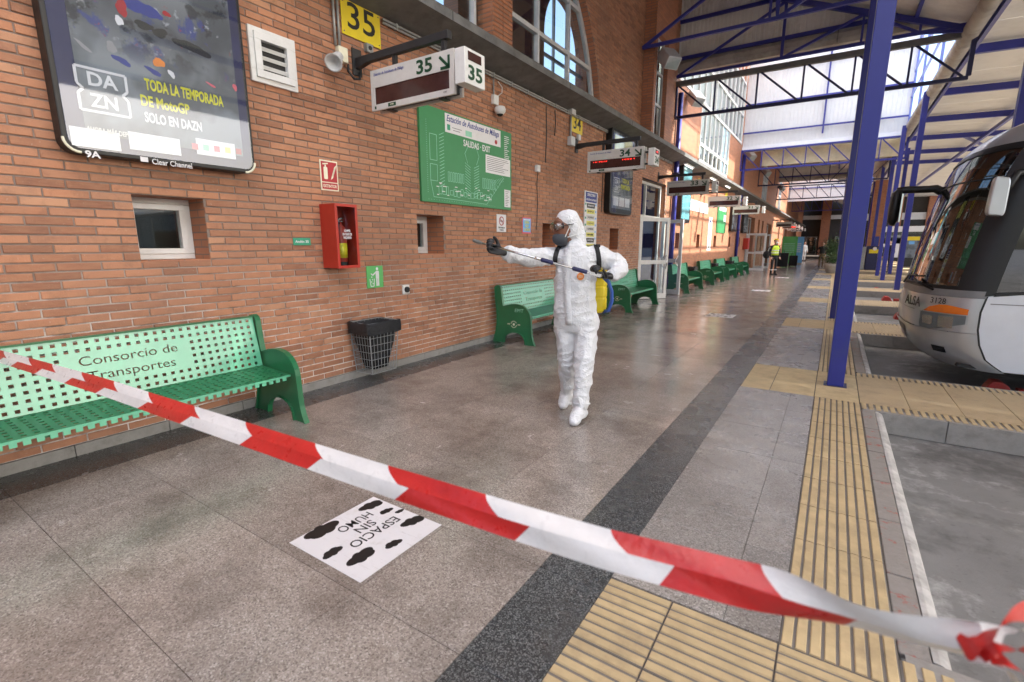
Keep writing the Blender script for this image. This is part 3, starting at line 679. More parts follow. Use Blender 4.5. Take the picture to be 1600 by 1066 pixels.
roof_seg('grey sheet roof over the platform by the first gable', 3.6, 15.62); roof_seg('grey sheet roof over the platform beyond the white gable', 28.25, 46); roof_seg('dark sheet roof over the far end of the platform', 56, 84)
lantern('raised glazed roof lantern between the two gables', 15.7, 27.7, 'glass'); lantern('raised roof lantern over the near end of the platform', -8.2, 3.62, 'polycarbonate'); lantern('raised glazed roof lantern further along the platform', 46.1, 55.9, 'glass'); roof_seg('unseen grey sheet roof added behind the near lantern to block the rear sky', -30, -8.3)  # last roof segment is out of view, added to shut out sky from behind
gable('grey corrugated gable sheet with a stained edge beam', 15.65, 'sheet')
we = thing('end_sheet', 'tall white corrugated end sheet of the glazed lantern', 'cladding', (3, 27.75, 6.2)); mb = MB(); prof = []
for k in range(40): x = k*.16; prof += [(x, 0), (x+.01, .012), (x+.03, .012), (x+.04, 0)]
prof.append((GX, 0))
for (xa, da), (xb, db) in zip(prof[:-1], prof[1:]): mb.quad((xa, 27.75+da, 6.2), (xb, 27.75+db, 6.2), (xb, 27.75+db, ZL), (xa, 27.75+da, ZL))
mb.build('corrugated_sheet', 'sheet_white', we, norm=False); MB().quad((-.1, 15.72, rz(-.1)), (GX, 15.72, rz(GX)), (GX, 15.72, ZL), (-.1, 15.72, ZL)).build('near_end', 'sheet_white', we, norm=False); MB().quad((-.1, 3.6, rz(-.1)), (GX, 3.6, rz(GX)), (GX, 3.6, ZL), (-.1, 3.6, ZL)).build('near_end', 'sheet_white', we, norm=False)
MB().bar((3.35, 27.6, 6.5), (3.35, 27.6, ZL), .07, .07).build('end_post', 'blue', we)
gb = thing('gable_beam', 'long white edge beam with a cream panel under the white gable sheet', 'beam', (3, 27.8, 5.6))
MB().prism([(27.62, 6.02), (28.0, 6.02), (28.0, 6.26), (27.70, 6.26)], lambda a, b_, q: (q, a, b_), 0, GX).build('edge', 'sheet_white', gb)
MB().box(.9, GX, 28.1, 28.2, 5.32, 6.05).build('panel', 'beige_wall', gb)
for z in (6.85, 8.15, 9.6):
    MB().bar((0, 27.6, z), (GX, 27.6, z), .05, .07).build('wire_rail', 'blue', gb)
gable('dark gable sheet closing the second roof', 46.0, 'sheet'); gable('bright gable sheet of the far roof', 56.1, 'sheet_white', beam=None, z0=5.6, lower=5.6)
# valley gutter pipe and bay roof rising to the right
gt = thing('valley_gutter', 'stained round gutter pipe running along the valley between the roofs', 'gutter', (GX, 30, 6.0))
MB().tube([(GX, -30, 6.12), (GX, 75, 6.12)], .17, 12).build('pipe', 'gutter', gt, smooth=True)
MB().box(GX+.18, GX+.26, -30, 75, 5.98, 6.16).build('edge_beam', 'blue', gt)
for k in range(26): MB().tube([(GX, -28+4*k, 6.12), (GX, -27.96+4*k, 6.12)], .178, 12).build('collar', 'gutter', gt, smooth=True)
def bz(x): return 6.42-(x-GX)*.03
br = thing('bay_roof', 'cream panelled roof rising over the coach bays', 'roof', (10, 30, 6.3)); XR = 15.5
n = 52; y0 = -30; dy = 2.0
for k in range(n):
    a, b_ = y0+k*dy+.012, y0+(k+1)*dy-.012
    MB().add([(GX+.27, a, bz(GX+.2)), (XR, a, bz(XR)), (XR, b_, bz(XR)), (GX+.27, b_, bz(GX+.2)), (GX+.27, a, bz(GX+.2)+.05), (XR, a, bz(XR)+.05), (XR, b_, bz(XR)+.05), (GX+.27, b_, bz(GX+.2)+.05)], [(0, 1, 2, 3), (7, 6, 5, 4), (0, 4, 5, 1), (1, 5, 6, 2), (2, 6, 7, 3), (3, 7, 4, 0)]).build('roof_panel', 'cream_panel', br)
for y in (13.2, 17.4, 21.5, 25.7, 29.8, 34, 38): MB().bar((GX+.2, y, bz(GX)-.16), (XR, y, bz(XR)-.16), .12, .2).build('rafter', 'blue', br)
for x in (9.2, 12.2): MB().bar((x, 5, bz(x)-.32), (x, 60, bz(x)-.32), .1, .14).build('purlin', 'blue', br)
for y in (21.5, 29.8): MB().bar((8.6, y, bz(8.6)-.2), (10.4, y+4, bz(10.4)-.3), .09).build('brace', 'blue', br)
MB().bar((9.0, 13.2, 6.15), (12.5, 17.4, 6.1), .1).build('brace', 'blue', br)
# ================================================================== BENCHES
def text_polys(s, size, width=None, res=4):
    c = bpy.data.curves.new('t', 'FONT'); c.body = s; c.size = size; c.align_x = 'CENTER'; c.align_y = 'CENTER'; c.offset = .0022
    o = bpy.data.objects.new('t', c); col.objects.link(o); dg = bpy.context.evaluated_depsgraph_get(); dg.update()
    cu = o.to_curve(dg); out = []
    for sp in cu.splines:
        bp = sp.bezier_points; poly = []
        if len(bp):
            for k in range(len(bp)):
                a, b = bp[k], bp[(k+1) % len(bp)]
                poly += [(q.x, q.y) for q in interpolate_bezier(a.co, a.handle_right, b.handle_left, b.co, res)[:-1]]
        else: poly = [(p.co.x, p.co.y) for p in sp.points]
        out.append(poly)
    o.to_curve_clear(); bpy.data.objects.remove(o); bpy.data.curves.remove(c)
    if width:
        xs = [x for p in out for x, _ in p]; k = width/(max(xs)-min(xs)); out = [[(x*k, y) for x, y in p] for p in out]
    return out
def perf_mesh(outer, holes, thick):
    c = bpy.data.curves.new('plate', 'CURVE'); c.dimensions = '2D'; c.fill_mode = 'BOTH'; c.extrude = thick/2
    for poly in [outer]+holes:
        sp = c.splines.new('POLY'); sp.points.add(len(poly)-1); sp.use_cyclic_u = True
        for k, (x, y) in enumerate(poly): sp.points[k].co = (x, y, 0, 1)
    o = bpy.data.objects.new('plate', c); col.objects.link(o); dg = bpy.context.evaluated_depsgraph_get(); dg.update()
    me = bpy.data.meshes.new_from_object(o.evaluated_get(dg)); bpy.data.objects.remove(o); bpy.data.curves.remove(c); return me
def place(me, at, a, b):
    a, b = Vector(a).normalized(), Vector(b).normalized(); n = a.cross(b)
    me.transform(Matrix(((a.x, b.x, n.x, at[0]), (a.y, b.y, n.y, at[1]), (a.z, b.z, n.z, at[2]), (0, 0, 0, 1)))); return me
SIDE = [(.095, .85), (.12, .875), (.155, .885), (.19, .87), (.205, .84), (.225, .68), (.245, .565), (.30, .578), (.36, .595), (.42, .605), (.48, .61), (.54, .605), (.60, .59), (.655, .56), (.70, .515), (.728, .465), (.74, .41), (.745, .32), (.748, .24), (.757, .15), (.778, .07), (.81, .0), (.65, .0), (.638, .07), (.615, .115), (.58, .15), (.53, .172), (.47, .18), (.41, .175), (.35, .155), (.30, .12), (.265, .07), (.25, .0), (.055, .0), (.085, .09), (.115, .19), (.132, .30), (.135, .40), (.125, .52), (.105, .68)]
def make_bench(y0, L, label, group):
    t = thing('platform_bench', label, 'bench', (.4, y0+L/2, 0), group); yc = y0+L/2
    for s_, y in ((-1, y0), (1, y0+L)):
        sd = MB().prism(SIDE, fy, y-.008, y+.008).build('side_panel', 'green', t)
        rim = MB(); rim2 = MB(); n = len(SIDE)
        cx, cz = .42, .4
        for k in range(n):
            (a, b), (c, d) = SIDE[k], SIDE[(k+1) % n]
            if b == 0 and d == 0: continue
            (rim2 if 21 <= k <= 32 else rim).bar((a, y, b), (c, y, d), .046, .010, up=(a-cx, 0, b-cz))
        rim.build('rim', 'green', sd); rim2.build('foot_rim', 'green', sd)
        yy = y+s_*.0095
        ax = ((1, 0, 0), (0, 0, 1)) if s_ < 0 else ((-1, 0, 0), (0, 0, 1))
        text('EMT', (.53, yy, .515), .075, 'mint' if s_ < 0 else 'cream', sd, axes=ax, width=.16, shear=.15)
        em = MB()
        for k in range(14):
            a0, a1 = 2*math.pi*k/14, 2*math.pi*(k+.72)/14
            if k % 7 in (0,): continue
            em.add([(.44+.055*math.cos(a0), yy, .30+.055*math.sin(a0)), (.44+.055*math.cos(a1), yy, .30+.055*math.sin(a1)), (.44+.044*math.cos(a1), yy, .30+.044*math.sin(a1)), (.44+.044*math.cos(a0), yy, .30+.044*math.sin(a0))], [(0, 1, 2, 3)])
        em.lathe([(.02, 0), (.02, .0006)], (.44, yy, .30), 10, (0, s_, 0))
        for dx in (-.105, -.08, .08, .105): em.box(.44+dx-.008, .44+dx+.008, yy-.0004, yy+.0004, .292, .308)
        em.build('emblem', 'cream', sd)
    # back plate with punched squares and cut-out words
    w, h = L-.05, .435; pu, pv = .0585, .054; hs = .0125; holes = []
    nc = int((w-.04)/pu); 
    for r in range(8):
        for c in range(nc):
            u = (c-(nc-1)/2)*pu; v = (3.5-r)*pv
            if 2 <= r <= 5 and abs(u) < .375: continue
            holes.append([(u-hs, v-hs*.95), (u+hs, v-hs*.95), (u+hs, v+hs*.95), (u-hs, v+hs*.95)])
    words = []
    for s__, vv, wd in (('Consorcio de', .054, .60), ('Transportes', -.054, .54)):
        for poly in text_polys(s__, .092, wd): words.append([(x, y+vv) for x, y in poly])
    me = perf_mesh([(-w/2, -h/2), (w/2, -h/2), (w/2, h/2), (-w/2, h/2)], holes+words, .006)
    tilt = Vector((-.09, 0, .43)).normalized()
    place(me, (.208, yc, .655), (0, 1, 0), tilt); bk = link('back_plate', me, 'green_plate', t)
    MB().bar((.165, y0+.02, .874), (.165, y0+L-.02, .874), .028, .012).build('top_edge', 'green', bk)
    # seat
    holes = []; nr = 7; pv = .056
    for r in range(nr):
        for c in range(nc):
            u = (c-(nc-1)/2)*pu; v = (r-(nr-1)/2)*pv; holes.append([(u-hs, v-hs), (u+hs, v-hs), (u+hs, v+hs), (u-hs, v+hs)])
    me = perf_mesh([(-w/2, -.205), (w/2, -.205), (w/2, .205), (-w/2, .205)], holes, .006); place(me, (.455, yc, .425), (0, 1, 0), (-1, 0, .06)); st = link('seat_plate', me, 'green', t)
    lip = MB(); nl = nc
    for c in range(nl): u = (c-(nl-1)/2)*pu+yc; lip.box(.657, .667, u-.017, u+.017, .372, .415)
    lip.box(.657, .666, y0+.02, y0+L-.02, .398, .4145); lip.build('seat_lip', 'green_plate', st)
    for y in (y0+.35, y0+L-.35): MB().bar((.23, y, .41), (.65, y, .395), .04, .03).build('seat_bearer', 'green', t)
    return t
BG = 'green benches along the brick wall'
bench0 = make_bench(.40, 1.91, 'pale-lit green perforated steel bench under the small office window, beside the wire bin', BG)
def bench_at(y0, label):
    o = copy_tree(bench0); o.location.y = y0+.955; o['label'] = label; return o
bench_at(6.12, 'green bench directly behind the worker in the white coverall')
bench_at(10.38, 'green bench just before the open glass doors, beyond the worker')
bench_at(15.52, 'green bench just beyond the open glass doors')
bench_at(19.3, 'green bench between two black bins beyond the open doors')
bench_at(22.4, 'green bench next to the blue pipe on the far brick wall')
bench_at(26.2, 'last green bench, beside the far white door')
# ================================================================== LITTER BINS
def wire_bin(label, cx, cy, z0, big=True, group=None):
    t = thing('litter_bin', label, 'bin', (cx, cy, 0), group); h = .56; b0, b1, d0, d1 = .17, .21, .13, .16
    def pt(u, v, k): w, d = b0+(b1-b0)*k, d0+(d1-d0)*k; return (cx+v*d, cy+u*w, z0+h*k)
    for k in range(8 if big else 2):
        kk = k/(7 if big else 1); MB().tube([pt(-1, -1, kk), pt(1, -1, kk), pt(1, 1, kk), pt(-1, 1, kk), pt(-1, -1, kk)], .003 if 0 < k < 7 else .006, 5).build('hoop_wire', 'galv', t)
    ws = MB()
    for s_ in (-1, 1):
        for q in range(9): u = -1+2*q/8; ws.tube([pt(u, s_, 0), pt(u, s_, 1)], .0025 if 0 < q < 8 else .007, 5)
        for q in range(1, 7): u = -1+2*q/7; ws.tube([pt(s_, u, 0), pt(s_, u, 1)], .0025, 5)
    for q in range(9): u = -1+2*q/8; ws.tube([pt(u, -1, 0), pt(u, 1, 0)], .0025, 5)
    tag(ws.build('wire_mesh', 'galv', t), kind='stuff')
    # bag: crumpled liner folded over the rim
    bm = MB(); n = 40; prof = [(.60, .06), (.72, .3), (.86, .62), (.93, .92), (1.02, 1.0), (1.08, 1.015), (1.10, .98), (1.12, .88), (1.13, .78)]; rr = random.Random(3); vs = []
    for i, (sc, k) in enumerate(prof):
        for j in range(n):
            a = 2*math.pi*j/n; c, s_ = math.cos(a), math.sin(a); e = max(abs(c), abs(s_)); u, v = c/e, s_/e
            nz = noise.noise(Vector((u*2.2, v*2.2, k*3+i*.3+cx)))*.05+rr.uniform(-.012, .012)
            p = pt(u*(sc+nz), v*(sc+nz), min(k, 1.02)+ (nz*.5 if i >= 4 else 0)); vs.append(p)
    fs = [(i*n+j, i*n+(j+1) % n, (i+1)*n+(j+1) % n, (i+1)*n+j) for i in range(len(prof)-1) for j in range(n)]+[tuple(range(n))]
    bm.add(vs, fs); bm.build('bin_liner', 'bin_bag', t, smooth=True)
    MB().box(.0, .03, cy-.05, cy+.05, z0+h-.12, z0+h-.04).build('wall_bracket', 'galv', t)
    return t
wire_bin('wire litter bin lined with a black bag on the wall beside the near bench', .20, 3.62, .10)
wire_bin('small black bin between the two benches beyond the open glass doors', .20, 18.1, .15, False); wire_bin('small black bin beside the bench at the blue wall pipe', .2, 21.8, .15, False); wire_bin('small black bin by the last bench', .2, 25.6, .15, False)
# ================================================================== WALL FITTINGS
def panel(mb, y0, y1, z0, z1, x0, x1): return mb.box(x0, x1, y0, y1, z0, z1)
def wall_rect(pts, x):  # mean rectangle of four pixels lying on the plane x
    q = [W(px, py, x) for px, py in pts]; ys = sorted(p.y for p in q); zs = sorted(p.z for p in q)
    return (ys[0]+ys[1])/2, (ys[2]+ys[3])/2, (zs[0]+zs[1])/2, (zs[2]+zs[3])/2
# --- big advertising case
AD = thing('advertising_case', 'large black framed sports advertising case marked 9A high on the wall', 'poster', (.06, 1.83, 2.1))
y0, y1, z0, z1, XF = 1.19, 2.47, 2.10, 3.78, .13
MB().prism(rrect(y0, y1, z0, z1, .09), fx, .0, XF).build('case', 'black', AD, bev=.008)
m, nt, b, o = nmat('ad_print')
sp = nd(nt, 'ShaderNodeSeparateXYZ', {0: pos(nt)}); gz = nd(nt, 'ShaderNodeMapRange', {0: sp.outputs[2], 1: 2.3, 2: 3.6})
c_ = ramp(nt, gz.outputs[0], [(0, (.16, .19, .23)), (.35, (.24, .26, .28)), (.55, (.10, .105, .12)), (.75, (.20, .21, .225)), (1, (.27, .285, .31))])  # print tones lightened throughout to include the reflection on the cover glass
c_ = mixc(nt, ramp(nt, noi(nt, 2.6, 3, .5), [(.46, 0), (.6, .7)]), c_, (.035, .04, .05)); up_ = nd(nt, 'ShaderNodeMapRange', {0: sp.outputs[2], 1: 2.72, 2: 2.95})
for sc_, lo_, col_ in ((5.5, .60, (.03, .05, .22)), (7.5, .63, (.42, .43, .45)), (11, .67, (.35, .05, .04)), (4.2, .58, (.012, .013, .016))):
    mk_ = nd(nt, 'ShaderNodeMath', {0: ramp(nt, noi(nt, sc_, 5, .6), [(lo_-.03, 0), (lo_+.02, .85)]), 1: up_.outputs[0]}, operation='MULTIPLY'); c_ = mixc(nt, mk_.outputs[0], c_, col_)
nt.links.new(c_, b.inputs['Base Color']); b.inputs['Roughness'].default_value = .5
MB().prism(rrect(y0+.03, y1-.03, z0+.03, z1-.03, .065), fx, XF, XF+.003).build('border', 'dark_blue', AD)
pn = MB().box(XF+.003, XF+.006, y0+.13, y1-.10, z0+.13, z1-.05).build('poster', 'ad_print', AD)
xp = XF+.0075
def blob(cy, cz, ry, rz_, mat, rot=0, seed=1, x=None):
    rr = random.Random(seed); k = 30; poly = []; ph = rr.uniform(0, 6)
    for q in range(k):
        a = 2*math.pi*q/k; f = 1+.16*math.sin(2*a+ph)+.12*math.sin(3*a+2*ph)+.05*math.sin(7*a); u, v = ry*f*math.cos(a), rz_*f*math.sin(a); poly.append((cy+u*math.cos(rot)-v*math.sin(rot), cz+u*math.sin(rot)+v*math.cos(rot)))
    x = x or xp; MB().prism(poly, fx, x-.001, x).build('poster_figure', mat, pn)
for px, py, ry, rz_, mt, rot, sd in ((215, 10, .10, .05, 'navy', -.3, 1), (190, 12, .035, .05, 'sign_red', .2, 2), (186, 32, .02, .035, 'paper', .3, 3), (238, 18, .06, .03, 'navy', -.4, 4), (260, 22, .025, .018, 'sign_red', -.4, 14), (225, 40, .06, .025, 'black', .1, 5), (174, 74, .032, .032, 'cloth_grey', .2, 6), (190, 95, .05, .022, 'navy', -.3, 7), (130, 72, .05, .012, 'cloth_grey', -.6, 17), (248, 98, .034, .034, 'orange', .1, 8), (240, 112, .05, .018, 'navy', -.3, 9), (268, 116, .018, .028, 'paper', .4, 10), (330, 133, .035, .009, 'pink', -.3, 11), (367, 137, .016, .026, 'pink', 0, 12), (300, 75, .12, .035, 'black', -.15, 13), (250, 52, .05, .03, 'black', .0, 15)):
    p = W(px, py, xp); blob(p.y, p.z, ry, rz_, mt, rot, sd, xp+.0004*sd/4)
# logo box with side notches
a = W(115, 101, xp); b_ = W(206, 187, xp); ly0, ly1, lz1, lz0 = a.y, b_.y-.005, W(115, 101, xp).z, W(125, 170, xp).z
lo = MB(); t = .016; ym, zm = (ly0+ly1)/2, (lz0+lz1)/2; nq = .03
out = [(ly0, lz0), (ly1, lz0), (ly1, zm-nq), (ly1-nq, zm), (ly1, zm+nq), (ly1, lz1), (ly0, lz1), (ly0, zm+nq), (ly0+nq, zm), (ly0, zm-nq)]
for (p, q), (r, s_) in zip(out, out[1:]+out[:1]): lo.bar((xp+.001, p, q), (xp+.001, r, s_), .002, t, up=(0, -(s_-q), r-p))
lo.build('logo_frame', 'paper', pn)
text('DA', (xp+.001, ym, zm+.066), .118, 'paper', pn, width=.165, bold=.025); text('ZN', (xp+.001, ym, zm-.068), .118, 'paper', pn, width=.155, bold=.025)
for s_, px, py, w, sz, mt in (('TODA LA TEMPORADA', 291, 147, .545, .105, 'poster_yellow'), ('DE MotoGP', 259, 165, .32, .10, 'poster_yellow'), ('SOLO EN DAZN', 273, 192, .385, .095, 'paper')):
    text(s_, W(px, py, xp+.001), sz, mt, pn, width=w, bold=.03)
for px, pyy, w in ((150, 216, .27), (243, 224, .33), (338, 232, .30)):
    p = W(px, pyy, xp)
    MB().box(xp, xp+.001, p.y-w/2, p.y+w/2, p.z-.065, p.z+.055).build('poster_band', 'paper', pn)
text('AHORA MÁS DEPORTES EN DIRECTO', W(205, 212, xp+.002), .045, 'sign_grey', pn, width=.5, bold=.03)
for k, mt in enumerate(('pink', 'mint', 'pink', 'yellow_pale', 'sign_red')): p = W(305+k*17, 229+k*2, xp+.0016); MB().box(xp+.001, xp+.0016, p.y-.022, p.y+.022, p.z-.022, p.z+.022).build('poster_mark', mt, pn)
text('9A', W(145, 242, XF+.004), .06, 'paper', AD, bold=.03, width=.085); text('Clear Channel', W(270, 256.5, XF+.0055), .055, 'paper', AD, width=.27, bold=.008)
p = W(226, 249, XF+.004); MB().box(XF+.003, XF+.0042, p.y-.026, p.y+.022, p.z-.018, p.z+.016).build('brand_mark', 'paper', AD)
MB().prism(rrect(y0+.028, y1-.028, z0+.028, z1-.028, .065), fx, XF+.012, XF+.015).build('cover_glass', 'glass_poster', AD)
for yy, sg in ((y0, 1), (y1, -1)):
    cb = MB(); cyc = yy+sg*.09; a0 = 180 if sg > 0 else 270
    cb.tube([(XF+.002, cyc+.086*math.cos(R(a0+90*k/6)), z0+.09+.086*math.sin(R(a0+90*k/6))) for k in range(7)], .009, 6); cb.build('corner_trim', 'cream', AD)
# --- vent
VT = thing('wall_vent', 'white square ventilation grille beside the large advertising case', 'vent', (.02, 2.8, 2.9))
a, b_, c, d = 2.58, 3.02, 2.90, 3.345
f = MB(); 
for q in ((a, b_, c, c+.10), (a, b_, d-.10, d), (a, a+.10, c+.1, d-.1), (b_-.10, b_, c+.1, d-.1)): f.box(.0, .03, *q)
f.build('frame', 'white', VT, bev=.004); f = MB()
for q in ((a+.04, b_-.04, c+.04, c+.10), (a+.04, b_-.04, d-.10, d-.04), (a+.04, a+.10, c+.1, d-.1), (b_-.10, b_-.04, c+.1, d-.1)): f.box(.03, .05, *q)
f.build('inner_frame', 'white', VT, bev=.003)
MB().box(.002, .004, a+.1, b_-.1, c+.1, d-.1).build('duct', 'black', VT)
for k in range(3): z = c+.135+k*.075; MB().bar((.022, a+.10, z), (.022, b_-.10, z), .010, .030, up=(.5, 0, .8)).build('louvre', 'white', VT)
# --- yellow platform numbers
def plate(name, label, cat, y0, y1, z0, z1, mat, x0=.004, th=.006, group=None, loc=None):
    t = thing(name, label, cat, (x0, (y0+y1)/2, z0), group); MB().box(x0, x0+th, y0, y1, z0, z1).build('plate', mat, t, bev=.0015); return t
p = plate('number_plate', 'yellow enamel number plate 35 high on the brick wall', 'sign', 3.585, 4.095, 3.60, 3.93, 'yellow'); text('35', (.011, 3.84, W(562, 33, .01).z), .345, 'black', p, width=.36, bold=.008)
for yy, zz in ((3.61, 3.63), (4.07, 3.63), (3.61, 3.905), (4.07, 3.905)): MB().lathe([(.007, 0), (.007, .004)], (.010, yy, zz), 8, (1, 0, 0)).build('screw', 'grey_beam', p)
p = plate('number_plate', 'yellow number plate 34 beside the bracket of sign 34', 'sign', 8.76, 9.24, 3.6, 3.93, 'yellow'); text('34', (.011, 9.0, 3.765), .33, 'black', p, width=.32, bold=.006)
p = plate('number_plate', 'small yellow number plate behind sign 33', 'sign', 19.0, 19.5, 3.45, 3.85, 'yellow')
p = plate('number_plate', 'distant yellow number plate above the far green map', 'sign', 24.3, 24.8, 3.45, 3.85, 'yellow')
jb = thing('junction_box', 'square rusty junction box under the yellow plate 35', 'box', (.02, 3.92, 3.5)); MB().box(.0, .05, 3.86, 3.95, 3.505, 3.59).build('case', 'galv', jb, bev=.004); MB().lathe([(.022, 0), (.022, .006)], (.05, 3.905, 3.548), 10, (1, 0, 0)).build('knockout', 'charcoal', jb)
# --- hanging platform signs
def platform_sign(num, y, label, led=False, detail=True):
    t = thing('platform_sign', label, 'sign', (.02, y, 2.8), 'hanging platform signs')
    MB().box(.0, .016, y-.06, y+.06, 3.24, 3.50).build('wall_plate', 'charcoal', t, bev=.003)
    arm = MB(); arm.prism([(.016, 3.30), (.2, 3.335), (1.28, 3.335), (1.28, 3.405), (.016, 3.405)], fy, y-.03, y+.03).build('arm', 'charcoal', t, bev=.004)
    for x in (.57, 1.21): MB().box(x-.02, x+.02, y-.02, y+.02, 3.215, 3.335).build('hanger', 'charcoal', t)
    x0, x1, z0, z1 = .28, 1.38, 2.84, 3.22
    for s_ in (-1, 1):
        yy = y+s_*.055; fc = MB()
        dx0, dx1, dz0, dz1 = x0+.055, x1-.06, z0+.055, z0+.215
        for q in ((x0, x1, z0, dz0), (x0, x1, dz1, z1), (x0, dx0, dz0, dz1), (dx1, x1, dz0, dz1)): fc.box(q[0], q[1], yy-.014, yy+.014, q[2], q[3])
        fo = fc.build('face', 'sign_grey', t); MB().box(dx0, dx1, yy-.006, yy+.006, dz0, dz1).build('display', 'display', fo)
        if s_ < 0:
            yf = yy-.0155
            text(num, (x1-.36, yf, z1-.09), .165, 'green_ink', fo, 'y-', width=.20, bold=.026)
            ar = MB(); ax, az = x1-.06, z1-.145
            ar.bar((ax-.11, yf, az+.10), (ax-.01, yf, az+.01), .002, .026, up=(.7, 0, .7)).bar((ax, yf, az), (ax, yf, az+.10), .002, .026, up=(1, 0, 0)).bar((ax+.013, yf, az), (ax-.10, yf, az), .002, .026, up=(0, 0, 1)); ar.build('arrow', 'green_ink', fo)
            if detail: text('Estación de Autobuses de Málaga', (x0+.26, yf, z1-.045), .04, 'navy', fo, 'y-', width=.42, shear=.2)
            MB().box(x0+.045, x0+.07, yf-.001, yf, z0+.012, z0+.04).build('emblem', 'green_ink', fo); MB().box(x0+.24, x0+.35, yf-.001, yf, z0+.012, z0+.045).build('badge', 'green_ink', fo); text('CTM', (x0+.295, yf-.0015, z0+.028), .022, 'cream', fo, 'y-')
            text('CMT', (x1-.11, yf, z0+.03), .02, 'charcoal', fo, 'y-')
            if led:
                ld = MB(); rr = random.Random(int(num))
                for k in range(26):
                    xx = dx0+.06+k*.032+rr.uniform(0, .008)
                    if 8 < k < 18: continue
                    for q in range(3):
                        if rr.random() < .7: ld.box(xx+q*.007, xx+q*.007+.005, yy-.0085, yy-.0065, dz1-.045+rr.choice((0, .01)), dz1-.022)
                tag(ld.build('led_text', 'led_red', fo), kind='stuff')
    MB().box(x0+.04, x1-.03, y-.0405, y+.0405, z0+.02, z1-.02).build('core', 'charcoal', t)
    for x in (.5, 1.2): MB().box(x-.03, x+.03, y-.05, y+.05, z0-.014, z0).build('bottom_clip', 'black', t)
    bx = MB().box(1.50, 1.61, y-.205, y+.085, 2.865, 3.15).build('side_box', 'white', t, bev=.006); ys = y-.06
    MB().box(1.611, 1.613, ys-.10, ys+.09, 3.055, 3.125).build('side_display', 'display', bx); text(num, (1.613, ys, 2.955), .16, 'green_ink', bx, width=.20, bold=.026)
    MB().bar((1.38, y, 3.12), (1.5, y, 3.12), .03).bar((1.38, y, 2.92), (1.5, y, 2.92), .03).build('side_strut', 'charcoal', t)
    if led: MB().box(1.6135, 1.615, ys-.03, ys+.03, 3.08, 3.105).build('led_text', 'led_red', bx)
    return t
platform_sign('35', 3.75, 'hanging platform sign 35 with a blank dark display')
platform_sign('34', 9.0, 'hanging platform sign 34 with red dots lit on its display', led=True)
platform_sign('33', 14.3, 'hanging platform sign 33 by the open glass doors'); platform_sign('32', 19.6, 'hanging platform sign 32 above the distant green map', detail=False); platform_sign('31', 24.9, 'hanging platform sign 31, last of the five numbered signs', detail=False)
for k, (num, y) in enumerate((('27', 44.5), ('26', 49.8), ('25', 55), ('24', 60.3))):
    t = thing('platform_sign', ['first of four overlapping far platform signs past sign 31', 'second of four overlapping far platform signs, red lit', 'third of four overlapping far platform signs', 'last of four overlapping far platform signs before the end building'][k], 'sign', (.02, y, 2.8), 'hanging platform signs')
    MB().box(.0, 1.28, y-.03, y+.03, 3.335, 3.40).build('arm', 'charcoal', t); MB().box(.28, 1.38, y-.06, y+.06, 2.84, 3.22).build('face', 'sign_grey', t); MB().box(.34, 1.32, y-.064, y-.0605, 2.9, 3.05).build('display', 'display', t); MB().box(1.5, 1.6, y-.2, y+.08, 2.86, 3.15).build('side_box', 'white', t)
    for x in (.57, 1.21): MB().box(x-.02, x+.02, y-.02, y+.02, 3.22, 3.335).build('hanger', 'charcoal', t)
    if k == 1: MB().box(1.0, 1.3, y-.066, y-.0645, 2.95, 3.02).build('led_text', 'led_red', t)
# --- horn loudspeaker
HS = thing('horn_loudspeaker', 'white horn loudspeaker beside the bracket of sign 35', 'loudspeaker', (.06, 3.42, 3.2))
MB().lathe([(.022, 0), (.05, .012), (.055, .06), (.075, .17), (.085, .20), (.07, .195), (.03, .10)], (.09, 3.46, 3.33), 18, (.35, -.55, -.45)).build('horn', 'white_metal', HS, smooth=True)
MB().tube([(.0, 3.50, 3.37), (.09, 3.46, 3.34)], .018, 8).build('bracket', 'grey_beam', HS); MB().box(.0, .06, 3.49, 3.60, 3.31, 3.45).build('terminal_box', 'cream', HS, bev=.006)
# --- conduits
cn = thing('wall_conduit', 'pair of pale electrical conduits clipped under the ledge', 'conduit', (.03, 8, 3.9))
for k, z in enumerate((3.905, 3.87)): MB().tube([(.03, 4.12, z), (.03, 15.5, z)], .014, 8).build('pipe', 'conduit', cn, smooth=True)
for k in range(24): MB().box(.0, .05, 4.3+.47*k, 4.325+.47*k, 3.852, 3.922).build('clip', 'galv', cn)
vc = thing('drop_conduit', 'two vertical conduits dropping to the bracket of sign 35', 'conduit', (.02, 3.5, 3.4))
for k, y in enumerate((3.48, 3.53)): MB().tube([(.025, y, 3.45), (.025, y, 4.0)], .013, 8).build('pipe', 'conduit', vc, smooth=True)
MB().tube([(.03, 3.62, 3.31), (.05, 3.60, 3.24), (.06, 3.66, 3.18), (.05, 3.74, 3.2), (.03, 3.77, 3.28)], .012, 8).build('flex', 'charcoal', vc, smooth=True)
d34 = thing('drop_conduit', 'pale vertical conduit with boxes beside yellow plate 34', 'conduit', (.02, 8.72, 3.3)); MB().tube([(.025, 8.70, 3.4), (.025, 8.70, 3.9)], .022, 8).build('pipe', 'conduit', d34, smooth=True)
for z in (3.32, 3.86): MB().box(.0, .09, 8.62, 8.78, z, z+.16).build('box', 'white_metal', d34, bev=.006)
MB().box(.0, .05, 9.0, 9.1, 3.48, 3.58).build('box', 'white_metal', d34)
